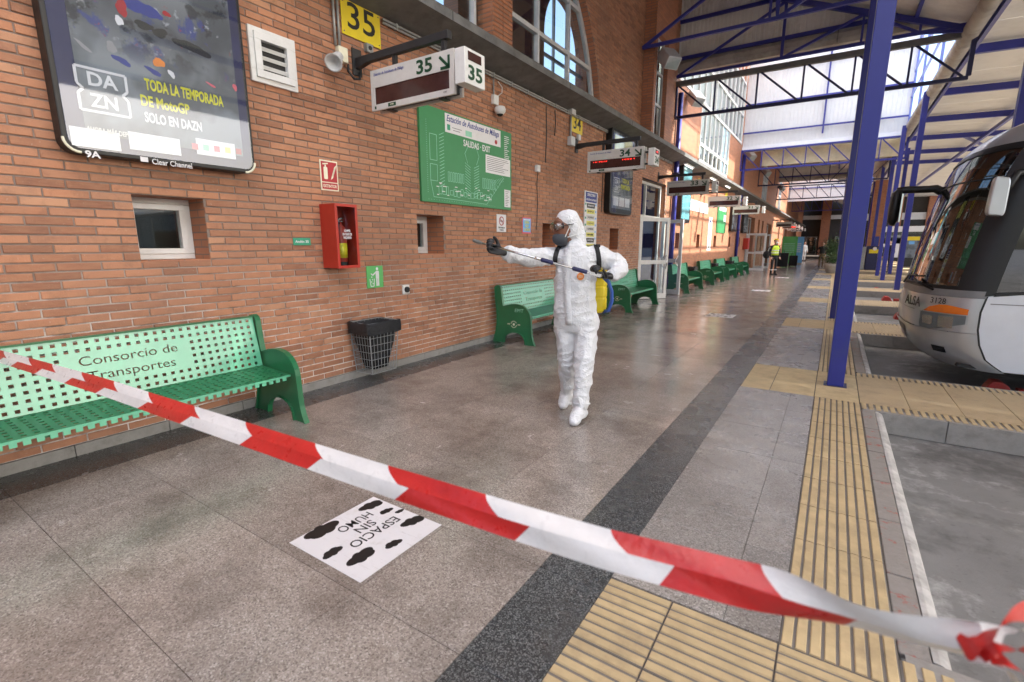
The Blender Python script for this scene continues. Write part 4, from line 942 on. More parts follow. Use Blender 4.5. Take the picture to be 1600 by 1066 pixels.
# --- CCTV dome
cc_ = thing('cctv_camera', 'white dome camera hanging under its junction box above the station map', 'camera', (.05, 6.24, 3.3))
MB().box(.0, .06, 6.17, 6.29, 3.50, 3.63).build('box', 'white', cc_, bev=.006); MB().lathe([(.02, .11), (.07, .10), (.085, .06), (.08, .03), (.055, .0), (.02, -.012)], (.10, 6.26, 3.37), 18).build('housing', 'white', cc_, smooth=True)
MB().lathe([(.05, 0), (.045, -.02), (.025, -.038), (.005, -.042)], (.10, 6.26, 3.378), 16).build('dome', 'black_gloss', cc_, smooth=True); MB().tube([(.03, 6.2, 3.63), (.03, 6.2, 3.84)], .012, 8).build('conduit', 'galv', cc_)
MB().tube([(.03, 6.28, 3.62), (.04, 6.40, 3.70), (.03, 6.42, 3.78), (.02, 6.33, 3.84)], .006, 6).build('cable', 'white', cc_)
sb = thing('sensor_box', 'small white box with a dangling cable right of the station map', 'box', (.02, 7.5, 2.6)); MB().box(.0, .06, 7.43, 7.53, 2.71, 2.82).build('case', 'white', sb, bev=.006); MB().tube([(.02, 7.5, 2.71), (.015, 7.49, 2.5), (.012, 7.52, 2.2), (.012, 7.5, 1.75)], .006, 6).build('cable', 'charcoal', sb)
db = thing('socket_box', 'small white box on the wall under the raised arm of the worker', 'box', (.02, 7.9, 1.2)); MB().box(.0, .06, 7.10, 7.36, 1.16, 1.28).build('case', 'white', db, bev=.006); MB().box(.06, .064, 7.14, 7.32, 1.18, 1.22).build('slot', 'sign_grey', db)
for k, (y, z0, z1) in enumerate(((7.78, 2.9, 3.82), (8.1, 3.4, 3.82), (10.3, 2.2, 3.82))):
    tg = MB().tube([(.012, y, z0), (.016, y+.02, (z0+z1)/2), (.012, y, z1)], .008, 6).build('hanging_cable', 'charcoal'); tag(tg, ['thin black cable hanging down the wall right of the station map', 'short black cable hanging beside the longer one', 'thin black cable beside sign 34'][k], 'cable')
# --- station map board
MP = plate('station_map', 'large green station map board headed Estación de Autobuses de Málaga', 'map', 4.63, 6.66, 2.03, 3.18, 'green_map', .0, .035)
x = .0365; hd = MB().box(.035, .0375, 5.10, 6.36, 2.93, 3.16).build('heading', 'paper', MP)
text('Estación de Autobuses de Málaga', (.0385, 5.72, 3.10), .11, 'navy', hd, width=1.18, shear=.25, bold=.012); MB().box(.0376, .0385, 5.14, 5.20, 2.96, 3.03).build('logo', 'green_sign', hd); MB().box(.0376, .0385, 5.52, 5.66, 2.95, 3.02).build('badge', 'mint', hd)
MB().box(.0376, .0385, 5.24, 5.44, 3.0, 3.006).box(.0376, .0385, 5.26, 5.4, 2.97, 2.976).build('small_print', 'charcoal', hd)
MB().lathe([(.032, 0), (.032, .001)], (.038, 6.24, 2.985), 14, (1, 0, 0)).build('emblem', 'sign_red', hd)
text('SALIDAS · EXIT', (.0375, 5.78, 2.85), .115, 'paper', MP, width=.62, bold=.02)
for q in ((5.98, 6.62, 2.53, 2.78), (6.46, 6.63, 2.07, 2.33)):
    nb_ = MB().box(.035, .037, *q).build('legend', 'paper', MP); ln = MB(); n = int((q[3]-q[2])/.028)
    for k in range(n): ln.box(.037, .0376, q[0]+.03, q[1]-.03-rnd.uniform(0, .3*(q[1]-q[0])), q[3]-.03-k*.026, q[3]-.024-k*.026)
    ln.build('legend_lines', 'charcoal', nb_)
mp = MB(); rr = random.Random(5)
def seg(a, b, w=.006): mp.bar((.0358, a[0], a[1]), (.0358, b[0], b[1]), .0016, w, up=(0, -(b[1]-a[1]), b[0]-a[0]))
def rect(a, b, c, d): seg((a, c), (b, c)); seg((b, c), (b, d)); seg((b, d), (a, d)); seg((a, d), (a, c))
for k in range(34): mp.box(.0355, .0362, 4.74, 4.75, 2.15+k*.026, 2.156+k*.026)
rect(4.80, 4.93, 2.55, 2.86); rect(4.80, 4.93, 2.3, 2.5)
for k in range(16): seg((4.98, 2.24+k*.042), (5.07, 2.28+k*.042))
seg((5.60, 2.86), (5.5, 2.72)); seg((5.6, 2.86), (5.74, 2.86)); seg((5.74, 2.86), (5.82, 2.72)); seg((5.5, 2.72), (5.56, 2.60)); seg((5.82, 2.72), (5.76, 2.6))
for k in range(12): seg((5.62, 2.55-k*.036), (5.50, 2.60-k*.036)); seg((5.70, 2.55-k*.036), (5.82, 2.60-k*.036))
for k in range(7): rect(5.14+k*.05, 5.17+k*.05, 2.32, 2.44); rect(5.9+k*.05, 5.93+k*.05, 2.30, 2.44)
for k in range(16): a = 4.95+k*.075; rect(a, a+rr.uniform(.04, .07), 2.13+rr.uniform(0, .02), 2.20+rr.uniform(0, .05))
seg((4.85, 2.10), (6.0, 2.08)); seg((6.0, 2.08), (6.45, 2.5)); seg((4.85, 2.1), (4.8, 2.3))
for k in range(8): seg((6.05+k*.05, 2.2+k*.045), (6.1+k*.05, 2.16+k*.045)); seg((6.1+k*.04, 2.42+k*.01), (6.16+k*.04, 2.36+k*.012))
for k in range(30): seg((4.75+k*.05, 2.065), (4.76+k*.05, 2.065))
tag(mp.build('map_print', 'mint', MP, norm=False), kind='stuff'); tm = MB()
for k in range(22): yy, zz = rr.uniform(4.9, 6.1), rr.uniform(2.12, 2.28); tm.box(.0366, .0372, yy, yy+rr.uniform(.03, .08), zz, zz+.011)
for k in range(14): tm.box(.0366, .0372, 6.46, 6.46+rr.uniform(.06, .14), 3.10-k*.028, 3.11-k*.028)
tag(tm.build('map_captions', 'paper', MP), kind='stuff')
# --- extinguisher sign, cabinet, extinguisher
p = plate('extinguisher_sign', 'red and cream sign with an extinguisher picture reading EXTINTOR', 'sign', 3.205, 3.415, 2.04, 2.335, 'cream')
MB().box(.0105, .012, 3.218, 3.402, 2.125, 2.322).build('field', 'sign_red', p); MB().box(.0105, .012, 3.218, 3.402, 2.053, 2.115).build('caption_field', 'sign_red', p)
text('EXTINTOR', (.0127, 3.31, 2.083), .042, 'cream', p, width=.16, bold=.02)
e = MB(); e.prism(rrect(3.245, 3.29, 2.15, 2.27, .012), fx, .012, .0132); e.box(.012, .0132, 3.26, 3.275, 2.27, 2.29); e.bar((.0126, 3.235, 2.295), (.0126, 3.30, 2.305), .0014, .012, up=(0, 0, 1)); e.build('extinguisher_symbol', 'cream', p)
e = MB()
for k in range(4): yy = 3.325+.012*k; e.prism([(yy, 2.15+.03*k), (yy+.025, 2.165+.03*k), (yy+.045, 2.215+.03*k), (yy+.012, 2.185+.03*k)], fx, .012, .0132)
e.build('flame_symbol', 'cream', p)
CB = thing('extinguisher_cabinet', 'red metal fire extinguisher cabinet with a glazed door on the brick wall', 'cabinet', (.11, 3.28, 1.25))
# front rectangle measured on the door plane
XC = .23; y0, y1, z0, z1 = wall_rect([(522, 318), (527, 420), (557, 320), (561, 418)], XC)
sh = MB(); sh.box(0, .008, y0, y1, z0, z1); sh.box(.008, XC, y0, y0+.01, z0, z1); sh.box(.008, XC, y1-.01, y1, z0, z1); sh.box(.008, XC, y0+.01, y1-.01, z0, z0+.01); sh.box(.008, XC, y0+.01, y1-.01, z1-.01, z1); sh.build('shell', 'red', CB, bev=.002)
dr = MB(); t = .028
for q in ((y0, y1, z0, z0+t), (y0, y1, z1-t, z1), (y0, y0+t, z0+t, z1-t), (y1-t, y1, z0+t, z1-t)): dr.box(XC, XC+.014, *q)
do = dr.build('door', 'red', CB, bev=.002); MB().box(XC+.004, XC+.007, y0+t, y1-t, z0+t, z1-t).build('door_glass', 'glass', do)
text('ROMPER\nEN CASO DE\nINCENDIO', (XC+.009, (y0+y1)/2, (z0+z1)/2+.02), .034, 'paper', do, width=.115, bold=.02)
ex = thing('fire_extinguisher', 'red fire extinguisher with a yellow label inside the red cabinet', 'extinguisher', (.11, (y0+y1)/2, z0)); ec = ((.12), (y0+y1)/2+.005, z0+.012)
MB().lathe([(.055, 0), (.06, .01), (.06, .36), (.05, .40), (.025, .425), (.022, .45)], ec, 20).build('cylinder', 'red', ex, smooth=True); MB().lathe([(.0612, .09), (.0612, .24)], ec, 20).build('label_band', 'yellow', ex, smooth=True); MB().lathe([(.061, .0), (.0615, .05)], ec, 20).build('foot_ring', 'black', ex)
MB().bar((ec[0]-.0, ec[1]-.05, ec[2]+.47), (ec[0], ec[1]+.05, ec[2]+.50), .02, .015).bar((ec[0], ec[1]-.04, ec[2]+.455), (ec[0], ec[1]+.04, ec[2]+.465), .02, .012).build('handle', 'chrome', ex); MB().tube([(ec[0]+.02, ec[1]-.02, ec[2]+.45), (ec[0]+.05, ec[1]-.06, ec[2]+.40), (ec[0]+.03, ec[1]-.065, ec[2]+.25)], .009, 8).build('hose', 'rubber', ex)
# --- small signs
p = plate('platform_plate', 'small green plate reading Andén 35', 'sign', 2.845, 3.035, 1.49, 1.56, 'green_sign'); text('Andén 35', (.011, 2.94, 1.525), .034, 'paper', p, width=.145, bold=.02)
p = plate('litter_sign', 'green pictogram sign of a person throwing litter above the wire bin', 'sign', 3.715, 3.955, 1.005, 1.255, 'bin_green')
e = MB(); e.lathe([(.017, 0), (.017, .001)], (.0105, 3.868, 1.222), 12, (1, 0, 0)); e.prism(rrect(3.845, 3.893, 1.11, 1.198, .012), fx, .010, .0115); e.box(.010, .0115, 3.848, 3.867, 1.025, 1.115); e.box(.010, .0115, 3.872, 3.891, 1.025, 1.115); e.bar((.0108, 3.85, 1.185), (.0108, 3.80, 1.15), .0014, .014, up=(0, 0, 1)).bar((.0108, 3.80, 1.15), (.0108, 3.775, 1.17), .0014, .012, up=(0, 0, 1)); e.build('figure_symbol', 'paper', p)
e = MB()
for a_, b2 in (((3.757, 1.11), (3.768, 1.025)), ((3.768, 1.025), (3.812, 1.025)), ((3.812, 1.025), (3.823, 1.11))): e.bar((.0108, *a_), (.0108, *b2), .0014, .010, up=(0, -(b2[1]-a_[1]), b2[0]-a_[0]))
for yy, zz in ((3.785, 1.13), (3.795, 1.10), (3.78, 1.075), (3.80, 1.055)): e.box(.010, .0115, yy-.007, yy+.007, zz-.007, zz+.007)
e.build('bin_symbol', 'paper', p)
so_ = thing('wall_socket', 'square industrial wall socket with a black centre under the litter sign', 'socket', (.02, 4.3, .89)); MB().box(.0, .03, 4.25, 4.36, .895, 1.005).build('case', 'white', so_, bev=.008); MB().lathe([(.036, 0), (.036, .02), (.02, .022)], (.03, 4.305, .95), 16, (1, 0, 0)).build('outlet', 'black', so_)
p = plate('no_smoking_sign', 'white no smoking sign with a red ring', 'sign', 6.29, 6.545, 1.69, 1.955, 'paper'); e = MB()
for k in range(20): a0, a1 = 2*math.pi*k/20, 2*math.pi*(k+1)/20; e.bar((.011, 6.418+.062*math.cos(a0), 1.855+.062*math.sin(a0)), (.011, 6.418+.062*math.cos(a1), 1.855+.062*math.sin(a1)), .0016, .014, up=(0, math.cos(a0), math.sin(a0)))
e.bar((.011, 6.374, 1.899), (.011, 6.462, 1.811), .0016, .013, up=(0, .7, .7)); e.build('ring', 'sign_red', p); MB().box(.0105, .0112, 6.375, 6.46, 1.848, 1.862).build('cigarette', 'charcoal', p); text('PROHIBIDO\nFUMAR', (.0115, 6.418, 1.735), .036, 'charcoal', p, width=.17)
p = plate('charging_sign', 'light blue sign with a red edge reading CARGA AQUI TU MOVIL', 'sign', 7.03, 7.31, 1.675, 1.945, 'pink'); MB().box(.0105, .012, 7.045, 7.298, 1.70, 1.925).build('field', 'blue_sign', p); text('CARGA\nAQUI\nTU MOVIL', (.0127, 7.17, 1.80), .062, 'poster_yellow', p, width=.2, bold=.02); MB().box(.012, .0127, 7.07, 7.27, 1.895, 1.912).build('caption', 'paper', p)
# --- directory sign
DS = plate('directory_sign', 'tall white directory sign with black and yellow lines behind the worker', 'sign', 9.42, 10.06, 1.0, 2.58, 'paper', .0, .02); hd = MB().box(.02, .022, 9.46, 10.02, 2.36, 2.56).build('heading', 'navy', DS)
text('DIRECTORIO', (.0226, 9.74, 2.505), .075, 'paper', hd, width=.4, bold=.02); text('ESTACIÓN DE AUTOBUSES', (.0226, 9.74, 2.41), .05, 'paper', hd, width=.5, bold=.02)
for k, (s_, mt) in enumerate((('INFORMACIÓN', 'black'), ('INFO', 'yellow_pale'), ('TAQUILLAS', 'sign_grey'), ('1-2-3-4-5', 'yellow_pale'), ('CONSIGNA', 'sign_grey'), ('HORARIO CONSIGNA', 'yellow_pale'), ('CAFETERÍA', 'black'), ('SALIDA ANDENES', 'yellow_pale'), ('DARSENAS', 'black'), ('WC', 'yellow_pale'), ('SALIDA', 'black'))):
    z = 2.29-k*.118; r_ = MB().box(.02, .0215, 9.53, 9.93, z-.045, z+.045).build('line_plate', mt, DS); text(s_, (.0222, 9.73, z), .05, 'paper' if mt == 'black' else 'charcoal', r_, width=.3, bold=.015)
for yy, mt in ((9.475, 'green_sign'), (9.985, 'blue_sign')): 
    e = MB()
    for k in range(9): e.box(.02, .0212, yy-.03, yy+.03, 2.30-k*.14, 2.40-k*.14-.06)
    e.build('icon_column', mt, DS)
# --- other posters
def poster(label, y0, y1, z0, z1, face, art=None, depth=.14):
    t = thing('advertising_case', label, 'poster', (depth/2, (y0+y1)/2, z0), None); MB().prism(rrect(y0, y1, z0, z1, .09), fx, 0, depth).build('case', 'black', t, bev=.008)
    f = MB().box(depth, depth+.004, y0+.10, y1-.10, z0+.12, z1-.08).build('poster', face, t); MB().prism(rrect(y0+.03, y1-.03, z0+.03, z1-.03, .065), fx, depth+.012, depth+.015).build('cover_glass', 'glass_poster', t)
    return t, f
t, f = poster('black framed sports poster between sign 34 and the open doors', 10.45, 11.85, 2.18, 4.0, 'ad_print')
xq = .146; MB().box(xq-.001, xq+.001, 10.62, 10.97, 2.62, 2.98).build('logo_panel', 'ad_print', f); e = MB()
for a_, b2 in (((10.64, 2.66), (10.95, 2.66)), ((10.95, 2.66), (10.95, 2.96)), ((10.95, 2.96), (10.64, 2.96)), ((10.64, 2.96), (10.64, 2.66))): e.bar((xq+.002, *a_), (xq+.002, *b2), .002, .016, up=(0, -(b2[1]-a_[1]), b2[0]-a_[0]))
e.build('logo_frame', 'paper', f); text('DA\nZN', (xq+.002, 10.795, 2.81), .14, 'paper', f, width=.2, bold=.015); text('TODA LA\nTEMPORADA', (xq+.002, 11.36, 2.86), .14, 'poster_yellow', f, width=.62, bold=.03)
for k in range(3): MB().box(xq, xq+.001, 10.64+.36*k, 10.95+.36*k, 2.36, 2.56).build('poster_band', 'paper', f)
MB().box(xq, xq+.001, 10.6, 11.7, 3.3, 3.85).build('poster_band', 'yellow_pale', f)
poster('tall turquoise poster case beyond the open doors', 16.4, 17.6, 2.2, 4.05, 'teal_ad'); poster('dark poster case right of the distant green map', 25.75, 27.2, 2.12, 3.6, 'ad_print'); poster('dark poster case beside the blue wall pipe', 29.3, 30.6, 2.1, 3.6, 'ad_print')
tb = plate('timetable_board', 'white timetable sheet on the sunlit wall beyond the doors', 'sign', 17.85, 20.9, 2.68, 3.05, 'paper', .0, .02); e = MB()
for k in range(7): e.box(.02, .0212, 17.95, 20.8-rnd.uniform(0, .8), 2.72+.045*k, 2.735+.045*k)
e.build('printed_lines', 'sign_grey', tb)
vs_ = plate('vertical_sign', 'tall narrow white sign with small blue pictograms on the sunlit wall', 'sign', 21.25, 21.88, 1.24, 2.58, 'paper', .0, .02)
for k in range(7): MB().box(.02, .0215, 21.42, 21.70, 1.34+.17*k, 1.43+.17*k).build('pictogram', 'navy' if k > 5 else 'grey_beam', vs_)
m2 = plate('station_map', 'distant green station map board below sign 32', 'map', 22.8, 24.8, 2.0, 3.15, 'green_map', .0, .035); MB().box(.035, .0375, 23.1, 24.6, 2.95, 3.12).build('heading', 'paper', m2); MB().box(.035, .0375, 24.2, 24.75, 2.5, 2.8).build('legend', 'paper', m2)
rb = thing('extinguisher_cabinet', 'distant red fire cabinet beside the far white door', 'cabinet', (.15, 30.95, 1.22)); MB().box(.0, .26, 30.6, 31.25, 1.22, 1.84).build('shell', 'red', rb, bev=.006); MB().box(.261, .266, 30.66, 31.19, 1.28, 1.78).build('door', 'sign_red', rb)
for k, (y, l) in enumerate(((15.72, 'blue rainwater pipe on the wall beside the open glass doors'), (27.9, 'blue rainwater pipe on the wall near the last bench'))):
    t = thing('rain_pipe', l, 'pipe', (.1, y, 0)); MB().tube([(.10, y, 0), (.10, y, 5.9)], .075, 10).build('pipe', 'blue', t, smooth=True)
    for z in (.6, 2.2, 3.6): MB().box(.0, .19, y-.09, y+.09, z, z+.04).build('clip', 'dark_blue', t)
for k, y in enumerate((13.0, 16.9, 28.7, 35.6, 46)):
    z = 5.96 if k == 0 else 6.0; x = .32 if k == 0 else .04; t = thing('floodlight', ['grey floodlight on the brick pier', 'grey floodlight on the sunlit upper wall', 'grey floodlight beside the bright blue truss', 'floodlight behind the bright blue truss', 'farthest floodlight on the upper wall'][k], 'floodlight', (x, y, z-.2))
    MB().tube([(x-.04, y-.1, z+.05), (x+.12, y-.1, z+.02)], .03, 8).build('bracket', 'gutter', t)
    hb_ = MB().bar((x+.10, y-.05, z+.12), (x+.38, y-.32, z-.22), .36, .30, up=(.4, -.3, .8)); hb_.build('housing', 'white_metal', t, bev=.02)
    MB().bar((x+.381, y-.321, z-.2215), (x+.385, y-.325, z-.226), .30, .24, up=(.4, -.3, .8)).build('lens', 'glass', t)
for k, y in enumerate((16.6, 20.3, 23.3)):
    t = thing('tube_lamp', ['fluorescent lamp under the ledge above the turquoise poster', 'fluorescent lamp under the ledge behind sign 33', 'farthest fluorescent lamp under the ledge, beyond the other two'][k], 'lamp', (.25, y, 3.85)); MB().box(.2, .3, y-.5, y+.5, 3.93, 3.97).build('tray', 'white', t); MB().tube([(.25, y-.48, 3.91), (.25, y+.48, 3.91)], .015, 8).build('tube', 'tube_light', t)
# --- doors
def frame_leaf(mb, hinge, ang, w, h, t=.05):
    c, s_ = math.cos(ang), math.sin(ang); u = Vector((c, s_, 0)); hg = Vector(hinge)
    def b(a0, a1, z0, z1): mb.bar(hg+u*((a0+a1)/2)+Vector((0, 0, z0)), hg+u*((a0+a1)/2)+Vector((0, 0, z1)), a1-a0, t, up=tuple(Vector((-s_, c, 0))))
    b(0, .09, 0, h); b(w-.09, w, 0, h); b(.09, w-.09, 0, .14); b(.09, w-.09, h-.10, h); b(.09, w-.09, .95, 1.06)
    return u
DR = thing('entrance_doorway', 'white framed entrance doorway with a glazed fanlight below sign 34', 'doorway', (-.1, 14.0, 0))
f = MB()
for q in ((12.96, 13.03, 0, 3.19), (15.02, 15.09, 0, 3.19), (13.03, 15.02, 3.12, 3.19), (13.03, 15.02, 2.18, 2.30), (13.68, 13.74, 2.30, 3.12)): f.box(-.2, -.13, *q)
f.build('frame', 'white', DR); MB().box(-.168, -.164, 13.03, 15.02, 2.30, 3.12).build('fanlight', 'glass', DR)
n = MB(); n.quad((-.011, 12.95, 0), (-.3, 12.95, 0), (-.3, 12.95, 3.2), (-.011, 12.95, 3.2)); n.quad((-.011, 15.1, 0), (-.011, 15.1, 3.2), (-.3, 15.1, 3.2), (-.3, 15.1, 0)); n.build('jambs', 'brick_x', DR, norm=False); MB().quad((-.011, 12.95, 3.2), (-.3, 12.95, 3.2), (-.3, 15.1, 3.2), (-.011, 15.1, 3.2)).build('lintel', 'brick_y', DR, norm=False)
MB().box(-3.5, -.35, 15.3, 15.35, 0, 3.6).build('passage_wall', 'purple', DR); MB().box(-3.5, -.35, 12.7, 12.75, 0, 3.6).build('passage_wall', 'interior', DR)
MB().box(-1.6, -.35, 13.0, 14.2, 0, 2.1).build('inner_screen', 'purple', DR)
def leaf(label, hinge, ang, w, h, stay=False, hand=1):
    t = thing('glass_door', label, 'door', hinge); mb = MB(); u = frame_leaf(mb, hinge, ang, w, h); mb.build('leaf_frame', 'white', t)
    nrm = Vector((-u.y, u.x, 0)); hg = Vector(hinge); g = MB()
    for z0, z1 in ((.14, .95), (1.06, h-.10)):
        a, b = hg+u*.09, hg+u*(w-.09); g.bar((a+b)/2+Vector((0, 0, z0)), (a+b)/2+Vector((0, 0, z1)), w-.18, .008, up=tuple(nrm))
    g.build('pane', 'glass', t)
    for s_ in (-1, 1):
        cpt = hg+u*(w-.06); pts = [cpt+nrm*(s_*(.03+.10*math.sin(R(180*k/10))))+u*(-.06*math.sin(R(180*k/10)))+Vector((0, 0, .82+.36*k/10)) for k in range(11)]
        MB().tube(pts, .016, 8).build('pull_handle', 'chrome', t, smooth=True)
    return t
leaf('open white glazed door leaf nearest the bench behind the worker', (-.05, 13.06, .01), R(52), .95, 2.2); leaf('open white glazed door leaf standing out in front of the blue wall pipe', (-.02, 15.0, .01), R(-8), .66, 2.2)
leaf('far white glazed door leaf standing open beyond the last bench', (.10, 31.4, .01), R(-8), 1.0, 2.1); leaf('second far white door leaf by the green banner', (.1, 34.8, .01), R(-6), .9, 2.1); leaf('most distant white door leaf beside the waiting travellers', (.1, 58, .01), R(-6), .9, 2.1)
# --- floor stickers
def sticker(label, y, rich):
    t = thing('floor_sticker', label, 'sticker', (2.52, y, 0), 'no smoking floor stickers'); MB().box(2.245, 2.79, y-.275, y+.275, .0012, .0024).build('sheet', 'sticker_paper', t)
    rr = random.Random(4)
    if rich:
        for s_, x in (('ESPACIO', 2.534), ('SIN', 2.452), ('HUMO', 2.372)): text(s_, (x, y+.035, .0032), .088, 'black', t, 'floor', width={'ESPACIO': .31, 'SIN': .115, 'HUMO': .21}[s_], ext=.0003, bold=.004)
    def cloud(dx, dy, sc, ang):
        poly = []
        for k in range(72):
            a = 2*math.pi*k/72; rr_c = (.80+.22*abs(math.sin(2.5*a+sc*40)))/math.sqrt((math.cos(a)/1.0)**2+(math.sin(a)/.50)**2)
            u, v = rr_c*math.cos(a)*sc, rr_c*math.sin(a)*sc
            poly.append((2.5175+dx+u*math.cos(ang)-v*math.sin(ang), y+dy+u*math.sin(ang)+v*math.cos(ang)))
        MB().prism(poly, fz, .0026, .0032).build('cloud_print', 'black', t)
    for dx, dy, sc, an in ((-.205, .20, .078, 1.35), (-.225, -.115, .105, 1.55), (-.085, .205, .045, 1.4), (-.02, .245, .030, 1.4), (.115, .215, .075, 1.3), (-.02, -.205, .06, 1.65), (.125, -.145, .085, 1.6), (.18, .01, .052, 1.4)): cloud(dx, dy, sc, an)
    return t
sticker('white floor sticker with black clouds reading ESPACIO SIN HUMO under the tape', 1.51, True); sticker('white floor sticker with black clouds level with the open doors', 11.05, True); sticker('white floor sticker on the shiny floor beyond the open doors', 17.85, False); sticker('white floor sticker near the feet of the guard', 25.4, False)
# ================================================================== BUILDERS FOR SOFT SHAPES
from mathutils.bvhtree import BVHTree
def ring_loft(mb, rings, n=20):
    vs = []; fs = []
    for c, a, b in rings:
        c, a, b = Vector(c), Vector(a), Vector(b); vs += [c+a*math.cos(2*math.pi*k/n)+b*math.sin(2*math.pi*k/n) for k in range(n)]
    for i in range(len(rings)-1):
        for k in range(n): fs.append((i*n+k, i*n+(k+1) % n, (i+1)*n+(k+1) % n, (i+1)*n+k))
    fs += [tuple(range(n-1, -1, -1)), tuple((len(rings)-1)*n+k for k in range(n))]; mb.add(vs, fs)
def limb(mb, pts, rs, n=16, sub=5, caps=True):
    pts = [Vector(p) for p in pts]; P_, R_ = [], []
    for i in range(len(pts)-1):
        p0, p1, p2, p3 = pts[max(i-1, 0)], pts[i], pts[i+1], pts[min(i+2, len(pts)-1)]
        for k in range(sub):
            t = k/sub; P_.append(.5*((2*p1)+(p2-p0)*t+(2*p0-5*p1+4*p2-p3)*t*t+(3*p1-p0-3*p2+p3)*t**3)); R_.append(rs[i]+(rs[i+1]-rs[i])*t)
    P_.append(pts[-1]); R_.append(rs[-1])
    if caps:
        d0, d1 = (P_[0]-P_[1]).normalized(), (P_[-1]-P_[-2]).normalized(); a, b = R_[0], R_[-1]
        P_ = [P_[0]+d0*a*.8, P_[0]+d0*a*.45]+P_+[P_[-1]+d1*b*.45, P_[-1]+d1*b*.8]; R_ = [a*.45, a*.85]+R_+[b*.85, b*.45]
    mb.tube(P_, R_, n)
def ellipsoid(mb, c, ax, n=16, m=10):
    c = Vector(c); a, b, d = [Vector(q) for q in ax]; rings = []
    for i in range(1, m): th = math.pi*i/m; rings.append((c+d*math.cos(th), a*math.sin(th), b*math.sin(th)))
    ring_loft(mb, rings, n)
def remesh(mb, vox, smooth=4, wr=None):
    me = mb.mesh('soft'); o = bpy.data.objects.new('soft', me); col.objects.link(o)
    r = o.modifiers.new('r', 'REMESH'); r.mode = 'VOXEL'; r.voxel_size = vox; r.use_smooth_shade = True
    s = o.modifiers.new('s', 'SMOOTH'); s.iterations = smooth; s.factor = .5
    dg = bpy.context.evaluated_depsgraph_get(); dg.update(); out = bpy.data.meshes.new_from_object(o.evaluated_get(dg)); bpy.data.objects.remove(o)
    if wr:
        nm = [v.normal.copy() for v in out.vertices]; co = [v.co.copy() for v in out.vertices]
        for v, n_, c in zip(out.vertices, nm, co): v.co = c+n_*wr(c, n_)
    for p in out.polygons: p.use_smooth = True
    out.materials.clear(); return out
def bvh_of(me): return BVHTree.FromPolygons([v.co for v in me.vertices], [tuple(p.vertices) for p in me.polygons])
def hit(bv, px, py):
    d = ray(px, py).normalized(); loc, nrm, i, dist = bv.ray_cast(CAM, d); return loc, nrm
def ribbon(bv, pix, w, off=.006, th=.004, sub=6):
    pts = []
    for (a, b), (c, d) in zip(pix[:-1], pix[1:]):
        for k in range(sub): pts.append((a+(c-a)*k/sub, b+(d-b)*k/sub))
    pts.append(pix[-1]); hs = [hit(bv, *p) for p in pts]; hs = [(l, n) for l, n in hs if l is not None]
    L_ = [l for l, n in hs]; N_ = [n for l, n in hs]
    for _ in range(2):
        L_ = [L_[0]]+[(L_[i-1]+L_[i]*2+L_[i+1])/4 for i in range(1, len(L_)-1)]+[L_[-1]]
        N_ = [N_[0]]+[(N_[i-1]+N_[i]+N_[i+1]).normalized() for i in range(1, len(N_)-1)]+[N_[-1]]
    mb = MB(); vs = []; fs = []; n = len(L_)
    for i in range(n):
        t = (L_[min(i+1, n-1)]-L_[max(i-1, 0)]).normalized(); s_ = t.cross(N_[i]).normalized()*(w/2); o_ = N_[i]*off; q = N_[i]*th
        vs += [L_[i]-s_+o_-q*2, L_[i]+s_+o_-q*2, L_[i]+s_+o_, L_[i]-s_+o_]
    for i in range(n-1):
        for k in range(4): fs.append((i*4+k, i*4+(k+1) % 4, (i+1)*4+(k+1) % 4, (i+1)*4+k))
    fs += [(0, 1, 2, 3), tuple((n-1)*4+k for k in range(4))]; mb.add(vs, fs); return mb
def hand(wrist, D, N, grip, side=1, sc=1.0, curl=(50, 70, 55), thumb_curl=30):
    """five-fingered hand: D wrist->knuckles, N palm normal (towards what it holds), closes around grip"""
    D, N = Vector(D).normalized(), Vector(N).normalized(); N = (N-D*N.dot(D)).normalized(); S_ = D.cross(N)*side; w = Vector(wrist); mb = MB()
    rings = [(w-D*.05*sc, S_*.029*sc, N*.026*sc), (w, S_*.030*sc, N*.022*sc), (w+D*.035*sc, S_*.042*sc, N*.018*sc), (w+D*.085*sc, S_*.044*sc, N*.016*sc), (w+D*.098*sc, S_*.038*sc, N*.012*sc)]
    ring_loft(mb, rings, 16)
    for i, ln in enumerate((.9, 1.0, .94, .76)):
        p = w+D*.092*sc+S_*((1.5-i)*.0215*sc); d = D.copy(); pts = [p-D*.02*sc, p]; ang = 0
        for q, (l, c) in enumerate(zip((.044, .028, .022), curl)):
            ang += R(c); d = D*math.cos(ang)+N*math.sin(ang); p = p+d*l*ln*sc; pts.append(p)
        limb(mb, pts, [.0105*sc, .0105*sc, .0098*sc, .009*sc, .0078*sc], 10, 4)
    b = w+D*.028*sc+S_*.034*sc; d1 = (D*.55+S_*.62+N*.45).normalized(); p1 = b+d1*.038*sc; d2 = (D*.75+S_*.05+N*.75).normalized(); p2 = p1+d2*.032*sc; d3 = (D*.6-S_*.35+N*.6).normalized(); p3 = p2+d3*.024*sc
    limb(mb, [b-d1*.015*sc, b, p1, p2, p3], [.013*sc, .0135*sc, .012*sc, .0105*sc, .0085*sc], 10, 4)
    return remesh(mb, .0042*sc, 3)
